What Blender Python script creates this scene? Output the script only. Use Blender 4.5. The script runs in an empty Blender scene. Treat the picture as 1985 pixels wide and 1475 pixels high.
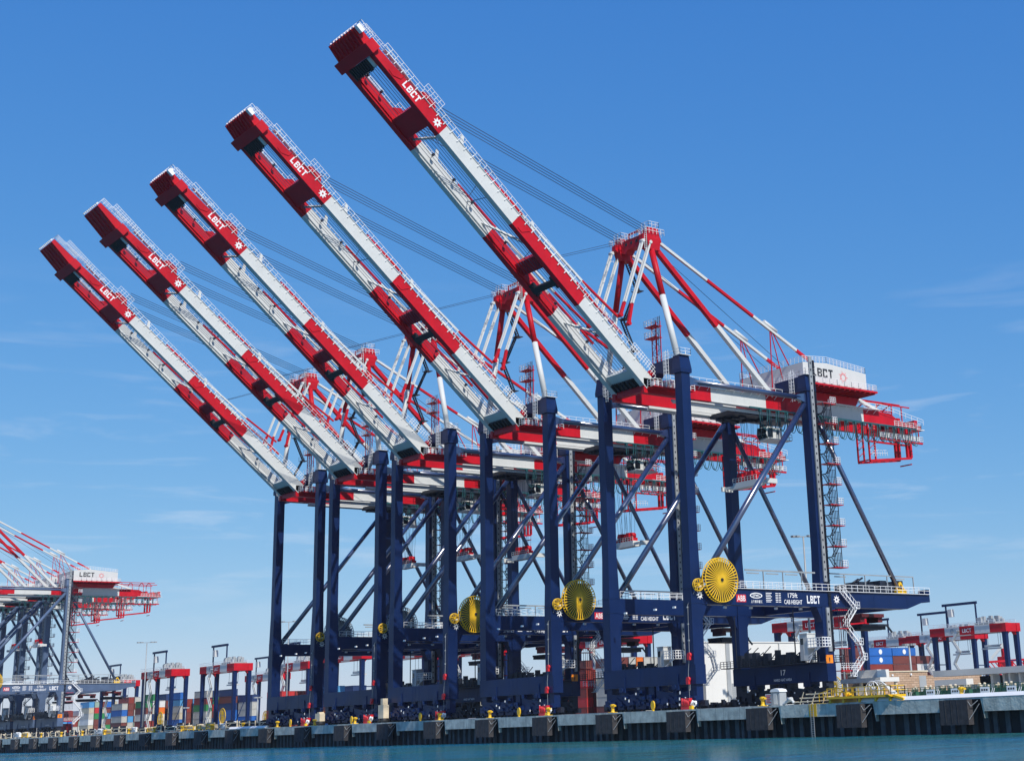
import bpy, math, random
from mathutils import Vector, Matrix
R = math.radians
random.seed(7)
scene = bpy.context.scene
col = scene.collection

# ------------------------------------------------------------------ camera
CAMP = Vector((197.583, -163.322, 3.466))
FPX, PPX, PPY = 2852.667, 1227.0, 545.5          # focal length and principal point of the cropped photo, 1985 px wide
a, b, r = R(50.625), R(16.516), R(-2.165)
D = Vector((-math.sin(a)*math.cos(b), math.cos(a)*math.cos(b), math.sin(b)))
R0 = Vector((math.cos(a), math.sin(a), 0)); U0 = R0.cross(D)
RR = math.cos(r)*R0 + math.sin(r)*U0
UU = RR.cross(D)
cam = bpy.data.cameras.new('camera')
co = bpy.data.objects.new('camera', cam); col.objects.link(co)
M = Matrix.Identity(4)
for i in range(3):
    M[i][0], M[i][1], M[i][2], M[i][3] = RR[i], UU[i], -D[i], CAMP[i]
co.matrix_world = M
cam.sensor_width = 36; cam.lens = 36*FPX/1985
cam.shift_x = -(PPX-992.5)/1985; cam.shift_y = -(737.5-PPY)/1985
cam.clip_start = 1; cam.clip_end = 30000
scene.camera = co

def ray(u, v, axis, val):
    d = D + RR*((u-PPX)/FPX) - UU*((v-PPY)/FPX)
    return CAMP + d*((val-CAMP[axis])/d[axis])
def at(u, v, depth):
    d = D + RR*((u-PPX)/FPX) - UU*((v-PPY)/FPX)
    return CAMP + d*depth

# ------------------------------------------------------------------ world and sun
SUN = Vector((0.70, -0.12, 0.72)).normalized()
w = bpy.data.worlds.new('World'); scene.world = w; w.use_nodes = True
nt = w.node_tree; nt.nodes.clear()
out = nt.nodes.new('ShaderNodeOutputWorld'); bg = nt.nodes.new('ShaderNodeBackground')
sky = nt.nodes.new('ShaderNodeTexSky'); sky.sky_type = 'NISHITA'; sky.sun_disc = False
sky.sun_elevation = math.asin(SUN.z); sky.sun_rotation = math.atan2(SUN.x, SUN.y)
sky.air_density = 1.0; sky.dust_density = 0.2; sky.ozone_density = 2.0; sky.altitude = 0
bg.inputs['Strength'].default_value = 0.10
tc = nt.nodes.new('ShaderNodeTexCoord'); mp = nt.nodes.new('ShaderNodeMapping')
mp.inputs['Scale'].default_value = (5, 5, 42)
nz = nt.nodes.new('ShaderNodeTexNoise'); nz.inputs['Scale'].default_value = 1.3; nz.inputs['Detail'].default_value = 6
nz.inputs['Roughness'].default_value = 0.6; nz.inputs['Distortion'].default_value = 0.4
rp = nt.nodes.new('ShaderNodeValToRGB'); rp.color_ramp.elements[0].position = 0.54; rp.color_ramp.elements[1].position = 0.74
sx = nt.nodes.new('ShaderNodeSeparateXYZ')
band = nt.nodes.new('ShaderNodeValToRGB')
for e, (p_, c_) in zip([band.color_ramp.elements[0], band.color_ramp.elements[1]], [(0.05, 0), (0.13, 1)]):
    e.position = p_; e.color = (c_, c_, c_, 1)
e = band.color_ramp.elements.new(0.30); e.color = (0, 0, 0, 1)
mu = nt.nodes.new('ShaderNodeMath'); mu.operation = 'MULTIPLY'
mu2 = nt.nodes.new('ShaderNodeMath'); mu2.operation = 'MULTIPLY'; mu2.inputs[1].default_value = 0.38
mx = nt.nodes.new('ShaderNodeMix'); mx.data_type = 'RGBA'
mx.inputs['B'].default_value = (8.0, 8.6, 9.6, 1)
hs = nt.nodes.new('ShaderNodeHueSaturation'); hs.inputs['Saturation'].default_value = 1.0
L = nt.links.new
L(tc.outputs['Generated'], mp.inputs['Vector']); L(mp.outputs[0], nz.inputs['Vector']); L(nz.outputs['Fac'], rp.inputs[0])
L(tc.outputs['Generated'], sx.inputs[0]); L(sx.outputs['Z'], band.inputs[0])
L(rp.outputs[0], mu.inputs[0]); L(band.outputs[0], mu.inputs[1]); L(mu.outputs[0], mu2.inputs[0])
sr = nt.nodes.new('ShaderNodeSeparateColor'); cr_ = nt.nodes.new('ShaderNodeCombineColor')
L(sky.outputs[0], sr.inputs[0])
for i_, (g_, p_) in enumerate(((0.68, 1.17), (0.72, 0.72), (0.885, 0.34))):
    m0_ = nt.nodes.new('ShaderNodeMath'); m0_.operation = 'MULTIPLY'; m0_.inputs[1].default_value = 0.1
    m1_ = nt.nodes.new('ShaderNodeMath'); m1_.operation = 'POWER'; m1_.inputs[1].default_value = p_
    m2_ = nt.nodes.new('ShaderNodeMath'); m2_.operation = 'MULTIPLY'; m2_.inputs[1].default_value = g_*10
    L(sr.outputs[i_], m0_.inputs[0]); L(m0_.outputs[0], m1_.inputs[0]); L(m1_.outputs[0], m2_.inputs[0]); L(m2_.outputs[0], cr_.inputs[i_])
L(cr_.outputs[0], hs.inputs['Color']); L(hs.outputs[0], mx.inputs['A']); L(mu2.outputs[0], mx.inputs['Factor'])
L(mx.outputs['Result'], bg.inputs['Color']); L(bg.outputs[0], out.inputs[0])

sl = bpy.data.lights.new('sun', 'SUN'); sl.energy = 4.6; sl.angle = R(0.5); sl.color = (1.0, 0.95, 0.87)
so = bpy.data.objects.new('sun', sl); col.objects.link(so)
so.rotation_euler = SUN.to_track_quat('Z', 'Y').to_euler(); so.location = (0, 0, 300)
scene.view_settings.view_transform = 'Standard'; scene.view_settings.look = 'None'
scene.view_settings.exposure = 0.0; scene.view_settings.gamma = 1
scene.cycles.max_bounces = 6; scene.cycles.diffuse_bounces = 3; scene.cycles.glossy_bounces = 3
scene.cycles.volume_bounces = 0; scene.cycles.transparent_max_bounces = 6

# ------------------------------------------------------------------ materials
def mat(name, c, rough=0.45, metal=0.0, var=0.18, scale=0.35, streak=0.0, dirt=(0.12, 0.10, 0.08), bump=0.0, spec=0.5, seam=0.0):
    m = bpy.data.materials.new(name); m.use_nodes = True
    n = m.node_tree.nodes; l = m.node_tree.links; bs = n['Principled BSDF']
    bs.inputs['Roughness'].default_value = rough; bs.inputs['Metallic'].default_value = metal
    bs.inputs['Specular IOR Level'].default_value = spec
    t = n.new('ShaderNodeTexCoord')
    nz = n.new('ShaderNodeTexNoise'); nz.inputs['Scale'].default_value = scale; nz.inputs['Detail'].default_value = 5
    l.new(t.outputs['Object'], nz.inputs['Vector'])
    mr = n.new('ShaderNodeMapRange'); mr.inputs[3].default_value = 1-var; mr.inputs[4].default_value = 1+var
    mr.inputs[1].default_value = 0.3; mr.inputs[2].default_value = 0.7
    l.new(nz.outputs['Fac'], mr.inputs[0])
    mul = n.new('ShaderNodeMix'); mul.data_type = 'RGBA'; mul.blend_type = 'MULTIPLY'; mul.inputs['Factor'].default_value = 1
    mul.inputs['A'].default_value = (*c, 1); l.new(mr.outputs[0], mul.inputs['B'])
    last = mul.outputs['Result']
    if streak:
        mp = n.new('ShaderNodeMapping'); mp.inputs['Scale'].default_value = (2.2, 2.2, 0.12)
        n2 = n.new('ShaderNodeTexNoise'); n2.inputs['Scale'].default_value = 1.0; n2.inputs['Detail'].default_value = 6
        l.new(t.outputs['Object'], mp.inputs['Vector']); l.new(mp.outputs[0], n2.inputs['Vector'])
        m2 = n.new('ShaderNodeMapRange'); m2.inputs[1].default_value = 0.55; m2.inputs[2].default_value = 0.78
        m2.inputs[4].default_value = streak; l.new(n2.outputs['Fac'], m2.inputs[0])
        x = n.new('ShaderNodeMix'); x.data_type = 'RGBA'; x.inputs['B'].default_value = (*dirt, 1)
        l.new(m2.outputs[0], x.inputs['Factor']); l.new(last, x.inputs['A']); last = x.outputs['Result']
    l.new(last, bs.inputs['Base Color'])
    r2 = n.new('ShaderNodeMapRange'); r2.inputs[3].default_value = max(0.05, rough-0.1); r2.inputs[4].default_value = min(1, rough+0.12)
    l.new(nz.outputs['Fac'], r2.inputs[0]); l.new(r2.outputs[0], bs.inputs['Roughness'])
    if bump:
        n3 = n.new('ShaderNodeTexNoise'); n3.inputs['Scale'].default_value = 3.0; n3.inputs['Detail'].default_value = 4
        l.new(t.outputs['Object'], n3.inputs['Vector'])
        bp = n.new('ShaderNodeBump'); bp.inputs['Strength'].default_value = bump; bp.inputs['Distance'].default_value = 0.1
        l.new(n3.outputs['Fac'], bp.inputs['Height']); l.new(bp.outputs[0], bs.inputs['Normal'])
    return m
NAVY = mat('navy_paint', (0.0045, 0.0175, 0.078), 0.35, var=0.13, scale=0.3, streak=0.2, dirt=(0.022, 0.03, 0.055), spec=0.25)
NAVYG = mat('glossy_navy_paint', (0.010, 0.026, 0.095), 0.30, var=0.1, spec=1.0)
NAVYG.node_tree.nodes['Principled BSDF'].inputs['Coat Weight'].default_value = 1.0
NAVYG.node_tree.nodes['Principled BSDF'].inputs['Coat Roughness'].default_value = 0.22
NAVYG.node_tree.nodes['Principled BSDF'].inputs['Coat IOR'].default_value = 2.0
HAZED = mat('haze_lightened_navy_paint', (0.075, 0.115, 0.20), 0.4, var=0.12, streak=0.15, dirt=(0.05, 0.06, 0.09))  # navy for the far cranes, haze and sun reflection put into the colour
REDSHADE = mat('shaded_red_paint', (0.10, 0.010, 0.014), 0.6, var=0.3)  # red of the hatch gear with its shade put into the colour
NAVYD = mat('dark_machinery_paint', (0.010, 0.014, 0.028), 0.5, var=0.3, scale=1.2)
RED = mat('red_paint', (0.50, 0.006, 0.016), 0.45, var=0.12, streak=0.08, dirt=(0.2, 0.01, 0.015), spec=0.22)
WHITE = mat('white_paint', (0.60, 0.61, 0.59), 0.5, var=0.04, streak=0.07, dirt=(0.42, 0.40, 0.36), spec=0.3)
RAIL = mat('white_railing_paint', (0.82, 0.83, 0.83), 0.5, var=0.05)
GALV = mat('galvanised_steel', (0.33, 0.35, 0.36), 0.5, metal=0.2, var=0.2)
YEL = mat('yellow_paint', (0.78, 0.47, 0.012), 0.42, var=0.12, streak=0.1, dirt=(0.3, 0.2, 0.05))
ROPE = mat('steel_rope', (0.012, 0.035, 0.09), 0.6)
CABLE = mat('teal_cable', (0.01, 0.085, 0.10), 0.5)
BLACK = mat('black_rubber', (0.012, 0.013, 0.016), 0.6, var=0.3, scale=1)
GLASS = mat('dark_glass', (0.01, 0.014, 0.018), 0.1, var=0.05)
LETW = mat('white_lettering', (0.82, 0.82, 0.82), 0.5, var=0.03)
LETB = mat('black_lettering', (0.025, 0.025, 0.03), 0.5, var=0.03)
LETR = mat('red_lettering', (0.62, 0.02, 0.03), 0.5, var=0.03)
LETS = mat('salmon_lettering', (0.75, 0.20, 0.20), 0.5, var=0.03)
CONC = mat('quay_concrete', (0.50, 0.53, 0.47), 0.85, var=0.28, scale=0.7, streak=0.8, dirt=(0.10, 0.12, 0.12), bump=0.5)
DECK = mat('deck_concrete', (0.24, 0.24, 0.23), 0.9, var=0.2, scale=0.08, bump=0.2)
DARKC = mat('void_shade_concrete', (0.02, 0.023, 0.026), 0.9, var=0.4, scale=0.6)  # near-black: shade of the void and wall gaps put into the colour
PILE = mat('steel_pile', (0.085, 0.095, 0.105), 0.8, var=0.35, scale=0.8, streak=0.5, dirt=(0.02, 0.02, 0.02))
FEND = mat('fender_rubber', (0.045, 0.042, 0.045), 0.85, var=0.35, scale=1.3, streak=0.5, dirt=(0.09, 0.08, 0.07), bump=0.3)
ORANGE = mat('orange_paint', (0.85, 0.25, 0.01), 0.5)
GREEN = mat('green_paint', (0.03, 0.12, 0.07), 0.5, var=0.3)
CREAM = mat('cream_paint', (0.68, 0.58, 0.42), 0.6, var=0.2)
WWALL = mat('white_wall', (0.72, 0.71, 0.67), 0.75, var=0.05, scale=0.1, streak=0.12, dirt=(0.5, 0.48, 0.44))
GREYP = mat('grey_panel', (0.36, 0.38, 0.39), 0.6, var=0.1)
STORE = mat('pale_blue_grey_paint', (0.20, 0.27, 0.38), 0.5, var=0.12)

def brickmat():
    m = bpy.data.materials.new('tan_stone_block'); m.use_nodes = True
    n = m.node_tree.nodes; l = m.node_tree.links; bs = n['Principled BSDF']; bs.inputs['Roughness'].default_value = 0.9
    t = n.new('ShaderNodeTexCoord'); mp = n.new('ShaderNodeMapping'); mp.inputs['Rotation'].default_value = (R(90), 0, 0)
    sp = n.new('ShaderNodeSeparateXYZ'); cb = n.new('ShaderNodeCombineXYZ'); ad = n.new('ShaderNodeMath'); ad.operation = 'ADD'
    l.new(t.outputs['Object'], sp.inputs[0]); l.new(sp.outputs[0], ad.inputs[0]); l.new(sp.outputs[1], ad.inputs[1])
    l.new(ad.outputs[0], cb.inputs[0]); l.new(sp.outputs[2], cb.inputs[1])
    br = n.new('ShaderNodeTexBrick'); br.inputs['Scale'].default_value = 1.0
    br.inputs['Brick Width'].default_value = 1.3; br.inputs['Row Height'].default_value = 0.45; br.inputs['Mortar Size'].default_value = 0.035
    br.inputs['Color1'].default_value = (0.42, 0.27, 0.17, 1); br.inputs['Color2'].default_value = (0.52, 0.36, 0.25, 1)
    br.inputs['Mortar'].default_value = (0.25, 0.17, 0.11, 1)
    l.new(cb.outputs[0], br.inputs['Vector']); l.new(br.outputs['Color'], bs.inputs['Base Color'])
    bp = n.new('ShaderNodeBump'); bp.inputs['Strength'].default_value = 0.6; bp.inputs['Distance'].default_value = 0.05
    l.new(br.outputs['Fac'], bp.inputs['Height']); bp.invert = True; l.new(bp.outputs[0], bs.inputs['Normal'])
    return m
BRICK = brickmat()

def corrmat(name, c):
    m = mat(name, c, 0.55, var=0.12, scale=0.3, streak=0.25, dirt=tuple(0.5*x+0.03 for x in c))
    n = m.node_tree.nodes; l = m.node_tree.links; bs = n['Principled BSDF']
    t = n.new('ShaderNodeTexCoord'); wv = n.new('ShaderNodeTexWave'); wv.wave_type = 'BANDS'; wv.bands_direction = 'DIAGONAL'
    mp = n.new('ShaderNodeMapping'); mp.inputs['Scale'].default_value = (1, 1, 0)
    l.new(t.outputs['Object'], mp.inputs[0]); l.new(mp.outputs[0], wv.inputs['Vector']); wv.inputs['Scale'].default_value = 1.1
    bp = n.new('ShaderNodeBump'); bp.inputs['Strength'].default_value = 0.5; bp.inputs['Distance'].default_value = 0.05
    l.new(wv.outputs['Color'], bp.inputs['Height']); l.new(bp.outputs[0], bs.inputs['Normal'])
    return m

# ------------------------------------------------------------------ mesh builder
class MB:
    def __init__(s, o=(0, 0, 0)):
        s.v = []; s.f = []; s.mi = []; s.sm = []; s.o = Vector(o)
    def add(s, vs, fs, mi=0, smooth=False):
        k = len(s.v); s.v += [Vector(p)-s.o for p in vs]
        for f in fs: s.f.append([k+i for i in f]); s.mi.append(mi); s.sm.append(smooth)
        return s
    def box(s, x0, x1, y0, y1, z0, z1, mi=0):
        return s.hexa([(x0, y0, z0), (x1, y0, z0), (x1, y1, z0), (x0, y1, z0)], [(x0, y0, z1), (x1, y0, z1), (x1, y1, z1), (x0, y1, z1)], mi)
    def hexa(s, A, B, mi=0):
        return s.add(list(A)+list(B), [(3, 2, 1, 0), (4, 5, 6, 7), (0, 1, 5, 4), (1, 2, 6, 5), (2, 3, 7, 6), (3, 0, 4, 7)], mi)
    def fr(s, c0, w0, d0, z0, c1, w1, d1, z1, mi=0):     # vertical frustum, centres (x,y)
        A = [(c0[0]+i*w0/2, c0[1]+j*d0/2, z0) for i, j in ((-1, -1), (1, -1), (1, 1), (-1, 1))]
        B = [(c1[0]+i*w1/2, c1[1]+j*d1/2, z1) for i, j in ((-1, -1), (1, -1), (1, 1), (-1, 1))]
        return s.hexa(A, B, mi)
    def bar(s, p, q, w=0.1, h=None, mi=0, up=(0, 0, 1)):
        p = Vector(p); q = Vector(q); h = h or w; d = (q-p)
        if d.length < 1e-6: return s
        d.normalize(); up = Vector(up)
        if abs(d.dot(up)) > 0.98: up = Vector((1, 0, 0))
        x = d.cross(up).normalized()*w/2; y = x.cross(d).normalized()*h/2
        return s.hexa([p-x-y, p+x-y, p+x+y, p-x+y][::-1], [q-x-y, q+x-y, q+x+y, q-x+y][::-1], mi)
    def tube(s, p, q, r, n=12, mi=0, r2=None, caps=True):
        p = Vector(p); q = Vector(q); r2 = r if r2 is None else r2; d = (q-p).normalized()
        x = d.orthogonal().normalized(); y = d.cross(x)
        A = [p+(x*math.cos(t)+y*math.sin(t))*r for t in [2*math.pi*i/n for i in range(n)]]
        B = [q+(x*math.cos(t)+y*math.sin(t))*r2 for t in [2*math.pi*i/n for i in range(n)]]
        s.add(A+B, [(i, (i+1) % n, n+(i+1) % n, n+i) for i in range(n)], mi, True)
        if caps:
            k = len(s.v)-2*n
            s.f.append([k+i for i in range(n)][::-1]); s.mi.append(mi); s.sm.append(False)
            s.f.append([k+n+i for i in range(n)]); s.mi.append(mi); s.sm.append(False)
        return s
    def path(s, pts, r, n=6, mi=0):
        for p, q in zip(pts[:-1], pts[1:]): s.tube(p, q, r, n, mi, caps=False)
        return s
    def prism(s, poly, ax, a0, a1, mi=0):                # polygon in the two other axes, extruded along ax
        def P(u, v, t):
            return {'x': (t, u, v), 'y': (u, t, v), 'z': (u, v, t)}[ax]
        n = len(poly)
        return s.add([P(u, v, a0) for u, v in poly]+[P(u, v, a1) for u, v in poly],
                     [tuple(range(n))[::-1], tuple(range(n, 2*n))]+[(i, (i+1) % n, n+(i+1) % n, n+i) for i in range(n)], mi)
    def rail(s, pts, h=1.1, step=1.6, w=0.06, mi=0, rows=2, up=(0, 0, 1)):
        up = Vector(up)
        for p, q in zip(pts[:-1], pts[1:]):
            p = Vector(p); q = Vector(q)
            for k in range(1, rows+1): s.bar(p+up*h*k/rows, q+up*h*k/rows, w, w, mi, up)
            n = max(1, round((q-p).length/step))
            for i in range(n+1): s.bar(p+(q-p)*i/n, p+(q-p)*i/n+up*h, w, w, mi)
        return s
    def build(s, name, mats, parent=None, **kw):
        me = bpy.data.meshes.new(name)
        me.from_pydata([tuple(v) for v in s.v], [], s.f)
        for m in (mats if isinstance(mats, (list, tuple)) else [mats]): me.materials.append(m)
        me.polygons.foreach_set('material_index', s.mi); me.polygons.foreach_set('use_smooth', s.sm)
        import bmesh
        bm = bmesh.new(); bm.from_mesh(me); bmesh.ops.recalc_face_normals(bm, faces=bm.faces); bm.to_mesh(me); bm.free()
        me.update()
        ob = bpy.data.objects.new(name, me); col.objects.link(ob)
        if parent: ob.parent = parent
        tag(ob, **kw)
        return ob
def tag(o, label=None, cat=None, group=None, kind=None):
    if label: o['label'] = label
    if cat: o['category'] = cat
    if group: o['group'] = group
    if kind: o['kind'] = kind
    return o
def empty(name, loc, rz=0, **kw):
    o = bpy.data.objects.new(name, None); col.objects.link(o); o.location = loc; o.rotation_euler = (0, 0, rz)
    o.empty_display_size = 0.5
    return tag(o, **kw)
def copy_tree(o, parent=None):
    c = o.copy(); col.objects.link(c)
    if parent: c.parent = parent
    for ch in list(KIDS.get(o, [])) or list(o.children): copy_tree(ch, c)
    return c
KIDS = {}

GLY = {'L': [(0, 0, .22, 1), (.22, 0, .72, .22)],
       'B': [(0, 0, .22, 1), (.22, 0, .56, .2), (.22, .42, .56, .6), (.22, .8, .56, 1), (.56, .06, .76, .46), (.56, .56, .76, .94)],
       'C': [(0, 0, .22, 1), (.22, 0, .72, .2), (.22, .8, .72, 1), (.52, .2, .72, .32), (.52, .68, .72, .8)],
       'T': [(.26, 0, .48, .8), (0, .8, .74, 1)]}
def block_word(mb, word, P, wid, hgt, mi=0, t=0.03):
    n = len(word); adv = wid/(n-0.1); sc = adv*0.92/0.76
    for i, ch in enumerate(word):
        for x0, y0, x1, y1 in GLY[ch]:
            X0 = i*adv+x0*sc*0.9; X1 = i*adv+x1*sc*0.9
            q = [P(X0, y0*hgt, 0), P(X1, y0*hgt, 0), P(X1, y1*hgt, 0), P(X0, y1*hgt, 0)]
            q2 = [P(X0, y0*hgt, t), P(X1, y0*hgt, t), P(X1, y1*hgt, t), P(X0, y1*hgt, t)]
            mb.hexa(q, q2, mi)
def star(mb, P, R1, R2, Rh, n=8, mi=0, t=0.03):
    m = 2*n; o = []; i_ = []
    for k in range(m):
        an = math.pi*k/n; rr = R1 if k % 2 == 0 else R2
        o.append((math.sin(an)*rr, math.cos(an)*rr)); i_.append((math.sin(an)*Rh, math.cos(an)*Rh))
    vs = [P(x, y, t) for x, y in o]+[P(x, y, t) for x, y in i_]
    mb.add(vs, [(k, (k+1) % m, m+(k+1) % m, m+k) for k in range(m)], mi)
def rays_star(mb, P, Ra, Rb, n=12, w=0.16, mi=0, t=0.03):
    for k in range(n):
        an = 2*math.pi*k/n; c, s_ = math.cos(an), math.sin(an)
        rb = Rb if k % 2 == 0 else Rb*0.75
        pts = [(c*Ra-s_*w, s_*Ra+c*w), (c*rb, s_*rb), (c*Ra+s_*w, s_*Ra-c*w)]
        mb.add([P(x, y, t) for x, y in pts], [(0, 1, 2)], mi)
def text_mesh(body, size_w, size_h):
    cu = bpy.data.curves.new('t', 'FONT'); cu.body = body; cu.align_x = 'LEFT'
    cu.resolution_u = 3; cu.offset = 0.012
    ob = bpy.data.objects.new('t', cu); col.objects.link(ob)
    bpy.context.view_layer.update()
    dg = bpy.context.evaluated_depsgraph_get()
    me = bpy.data.meshes.new_from_object(ob.evaluated_get(dg))
    vs = [v.co.copy() for v in me.vertices]; fs = [list(p.vertices) for p in me.polygons]
    bpy.data.objects.remove(ob); bpy.data.curves.remove(cu); bpy.data.meshes.remove(me)
    if not vs: return [], []
    x0 = min(v.x for v in vs); x1 = max(v.x for v in vs); y0 = min(v.y for v in vs); y1 = max(v.y for v in vs)
    return [((v.x-x0)/(x1-x0)*size_w, (v.y-y0)/(y1-y0)*size_h) for v in vs], fs
def text_on(mb, body, P, wd, ht, mi=0, t=0.02):
    vs, fs = text_mesh(body, wd, ht)
    if vs: mb.add([P(x, y, t) for x, y in vs], fs, mi)

# =================================================================== SETTING
ZD = 4.5          # deck level above the water
def plane(name, x0, x1, y0, y1, z, m, kind='structure', label=None, cat=None):
    ob = MB().add([(x0, y0, z), (x1, y0, z), (x1, y1, z), (x0, y1, z)], [(0, 1, 2, 3)]).build(name, m)
    ob['kind'] = kind
    if label: ob['label'] = label; ob['category'] = cat
    return ob

def watermat():
    m = bpy.data.materials.new('harbour_water'); m.use_nodes = True
    n = m.node_tree.nodes; l = m.node_tree.links; bs = n['Principled BSDF']
    bs.inputs['Roughness'].default_value = 0.16; bs.inputs['IOR'].default_value = 1.33; bs.inputs['Specular IOR Level'].default_value = 0.2
    t = n.new('ShaderNodeTexCoord')
    big = n.new('ShaderNodeTexNoise'); big.inputs['Scale'].default_value = 0.018; big.inputs['Detail'].default_value = 3
    l.new(t.outputs['Object'], big.inputs['Vector'])
    cr = n.new('ShaderNodeValToRGB'); cr.color_ramp.elements[0].position = 0.42; cr.color_ramp.elements[1].position = 0.58
    cr.color_ramp.elements[0].color = (0.005, 0.15, 0.29, 1); cr.color_ramp.elements[1].color = (0.022, 0.14, 0.16, 1)
    l.new(big.outputs['Fac'], cr.inputs[0])
    rp_ = n.new('ShaderNodeTexNoise'); rp_.inputs['Scale'].default_value = 0.16; rp_.inputs['Detail'].default_value = 5; rp_.inputs['Roughness'].default_value = 0.7
    rm = n.new('ShaderNodeMapping'); rm.inputs['Rotation'].default_value = (0, 0, R(-50)); rm.inputs['Scale'].default_value = (1.6, 0.5, 1)
    l.new(t.outputs['Object'], rm.inputs[0]); l.new(rm.outputs[0], rp_.inputs['Vector'])
    rr_ = n.new('ShaderNodeMapRange'); rr_.inputs[1].default_value = 0.35; rr_.inputs[2].default_value = 0.65; rr_.inputs[3].default_value = 0.62; rr_.inputs[4].default_value = 1.35
    l.new(rp_.outputs['Fac'], rr_.inputs[0])
    mm = n.new('ShaderNodeMix'); mm.data_type = 'RGBA'; mm.blend_type = 'MULTIPLY'; mm.inputs['Factor'].default_value = 1
    l.new(cr.outputs[0], mm.inputs['A']); l.new(rr_.outputs[0], mm.inputs['B']); l.new(mm.outputs['Result'], bs.inputs['Base Color'])  # light and dark of the ripples multiplied into the base colour
    n1 = n.new('ShaderNodeTexNoise'); n1.inputs['Scale'].default_value = 0.6; n1.inputs['Detail'].default_value = 6; n1.inputs['Roughness'].default_value = 0.65
    mp = n.new('ShaderNodeMapping'); mp.inputs['Rotation'].default_value = (0, 0, R(35)); mp.inputs['Scale'].default_value = (1, 0.5, 1)
    l.new(t.outputs['Object'], mp.inputs[0]); l.new(mp.outputs[0], n1.inputs['Vector'])
    bp = n.new('ShaderNodeBump'); bp.inputs['Strength'].default_value = 1.0; bp.inputs['Distance'].default_value = 3.0
    ad = n.new('ShaderNodeMath'); ad.operation = 'MULTIPLY_ADD'; ad.inputs[1].default_value = 2.0
    l.new(rp_.outputs['Fac'], ad.inputs[0]); l.new(n1.outputs['Fac'], ad.inputs[2])
    l.new(ad.outputs[0], bp.inputs['Height']); l.new(bp.outputs[0], bs.inputs['Normal'])
    return m
plane('water', -6000, 3000, -4000, -4.0, 0, watermat())
plane('ground', -6000, 3000, -3.9, 6000, ZD-0.004, DECK)

# quay: deck slab, fascia, dark recess and piles
QX0, QX1, FP = -760, 260, 18.45
wall = empty('quay_wall', (0, -6, 0), label='long concrete quay wall with grey fascia panels above dark steel piles', cat='quay')
o = (0, -6, 0)
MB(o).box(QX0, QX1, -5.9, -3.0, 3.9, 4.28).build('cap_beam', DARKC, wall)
MB(o).box(QX0, QX1, -5.9, -3.0, 4.28, ZD).build('deck_edge', CONC, wall)
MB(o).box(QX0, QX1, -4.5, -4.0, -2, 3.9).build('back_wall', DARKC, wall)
fx0 = 48.59
ks = list(range(-42, 10))
fas = MB(o); gap = MB(o); spall = MB(o)
rnd = random.Random(3)
for k in ks:
    x = fx0+FP*k
    fas.box(x+6.3, x+FP-0.1, -6.25, -5.9, 2.75, ZD)
    fas.box(x+6.6+rnd.random()*5, x+6.75+rnd.random()*0+rnd.random()*0+6.9, -6.27, -6.25, 2.95, 3.0) if False else None
    # bracket left between fender and panel: broken concrete haunch
    spall.add([(x+5.85, -6.2, ZD), (x+6.3, -6.2, ZD), (x+6.3, -6.2, 1.9), (x+6.15, -6.2, 2.6), (x+5.85, -5.6, ZD), (x+6.3, -5.6, ZD), (x+6.3, -5.6, 1.9), (x+6.15, -5.6, 2.6)],
              [(0, 1, 2, 3), (7, 6, 5, 4), (0, 3, 7, 4), (1, 0, 4, 5), (2, 1, 5, 6), (3, 2, 6, 7)])
    spall.box(x-0.3, x+6.3, -6.22, -5.9, ZD-0.22, ZD+0.02)
fas.build('fascia_panels', CONC, wall); spall.build('broken_haunches', CONC, wall)
pl = MB(o)
x = QX0
while x < QX1:
    pl.box(x, x+0.55+rnd.random()*0.35, -4.72, -4.5, -1, 3.9); x += 1.35+rnd.random()*1.1
pl.build('piles', PILE, wall, kind='stuff')
MB(o).prism([(-6.28, ZD+0.03), (-5.5, ZD+0.03), (-5.5, ZD+0.5), (-5.85, ZD+0.5)], 'x', 52, 200).build('white_kerb', LETW, wall)
MB(o).prism([(-6.28, ZD+0.03), (-5.5, ZD+0.03), (-5.5, ZD+0.5), (-5.85, ZD+0.5)], 'x', ray(445, 1412, 1, -6).x, ray(515, 1412, 1, -6).x).build('white_kerb', LETW, wall)
rl = MB()
for y in (-0.06, 30.42):
    rl.box(QX0, QX1, y, y+0.12, ZD+0.0, ZD+0.12)
rl.build('crane_rails', GALV, kind='structure')

# =================================================================== SHIP-TO-SHORE CRANE
W, G = 10.9, 30.48
CO = (0, 0, ZD)
SECT = [(-1.2, 18.2, 1), (18.2, 36.4, 0), (36.4, 55.6, 1), (55.6, 72.5, 0)]   # boom paint: 0 red 1 white
def F(x, y0, z0):                     # writing frame on a face looking to +x, reading along +y
    return lambda X, Y, T: (x+T, y0+X, z0+Y)
def Fm(x, s0, t0):                    # same on the boom (s measured from the hinge towards the tip = -y)
    return lambda X, Y, T: (x+T, -s0+X, t0+Y)
def Fw(y, x0, z0):                    # face looking to -y, reading along +x
    return lambda X, Y, T: (x0+X, y-T, z0+Y)

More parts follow.
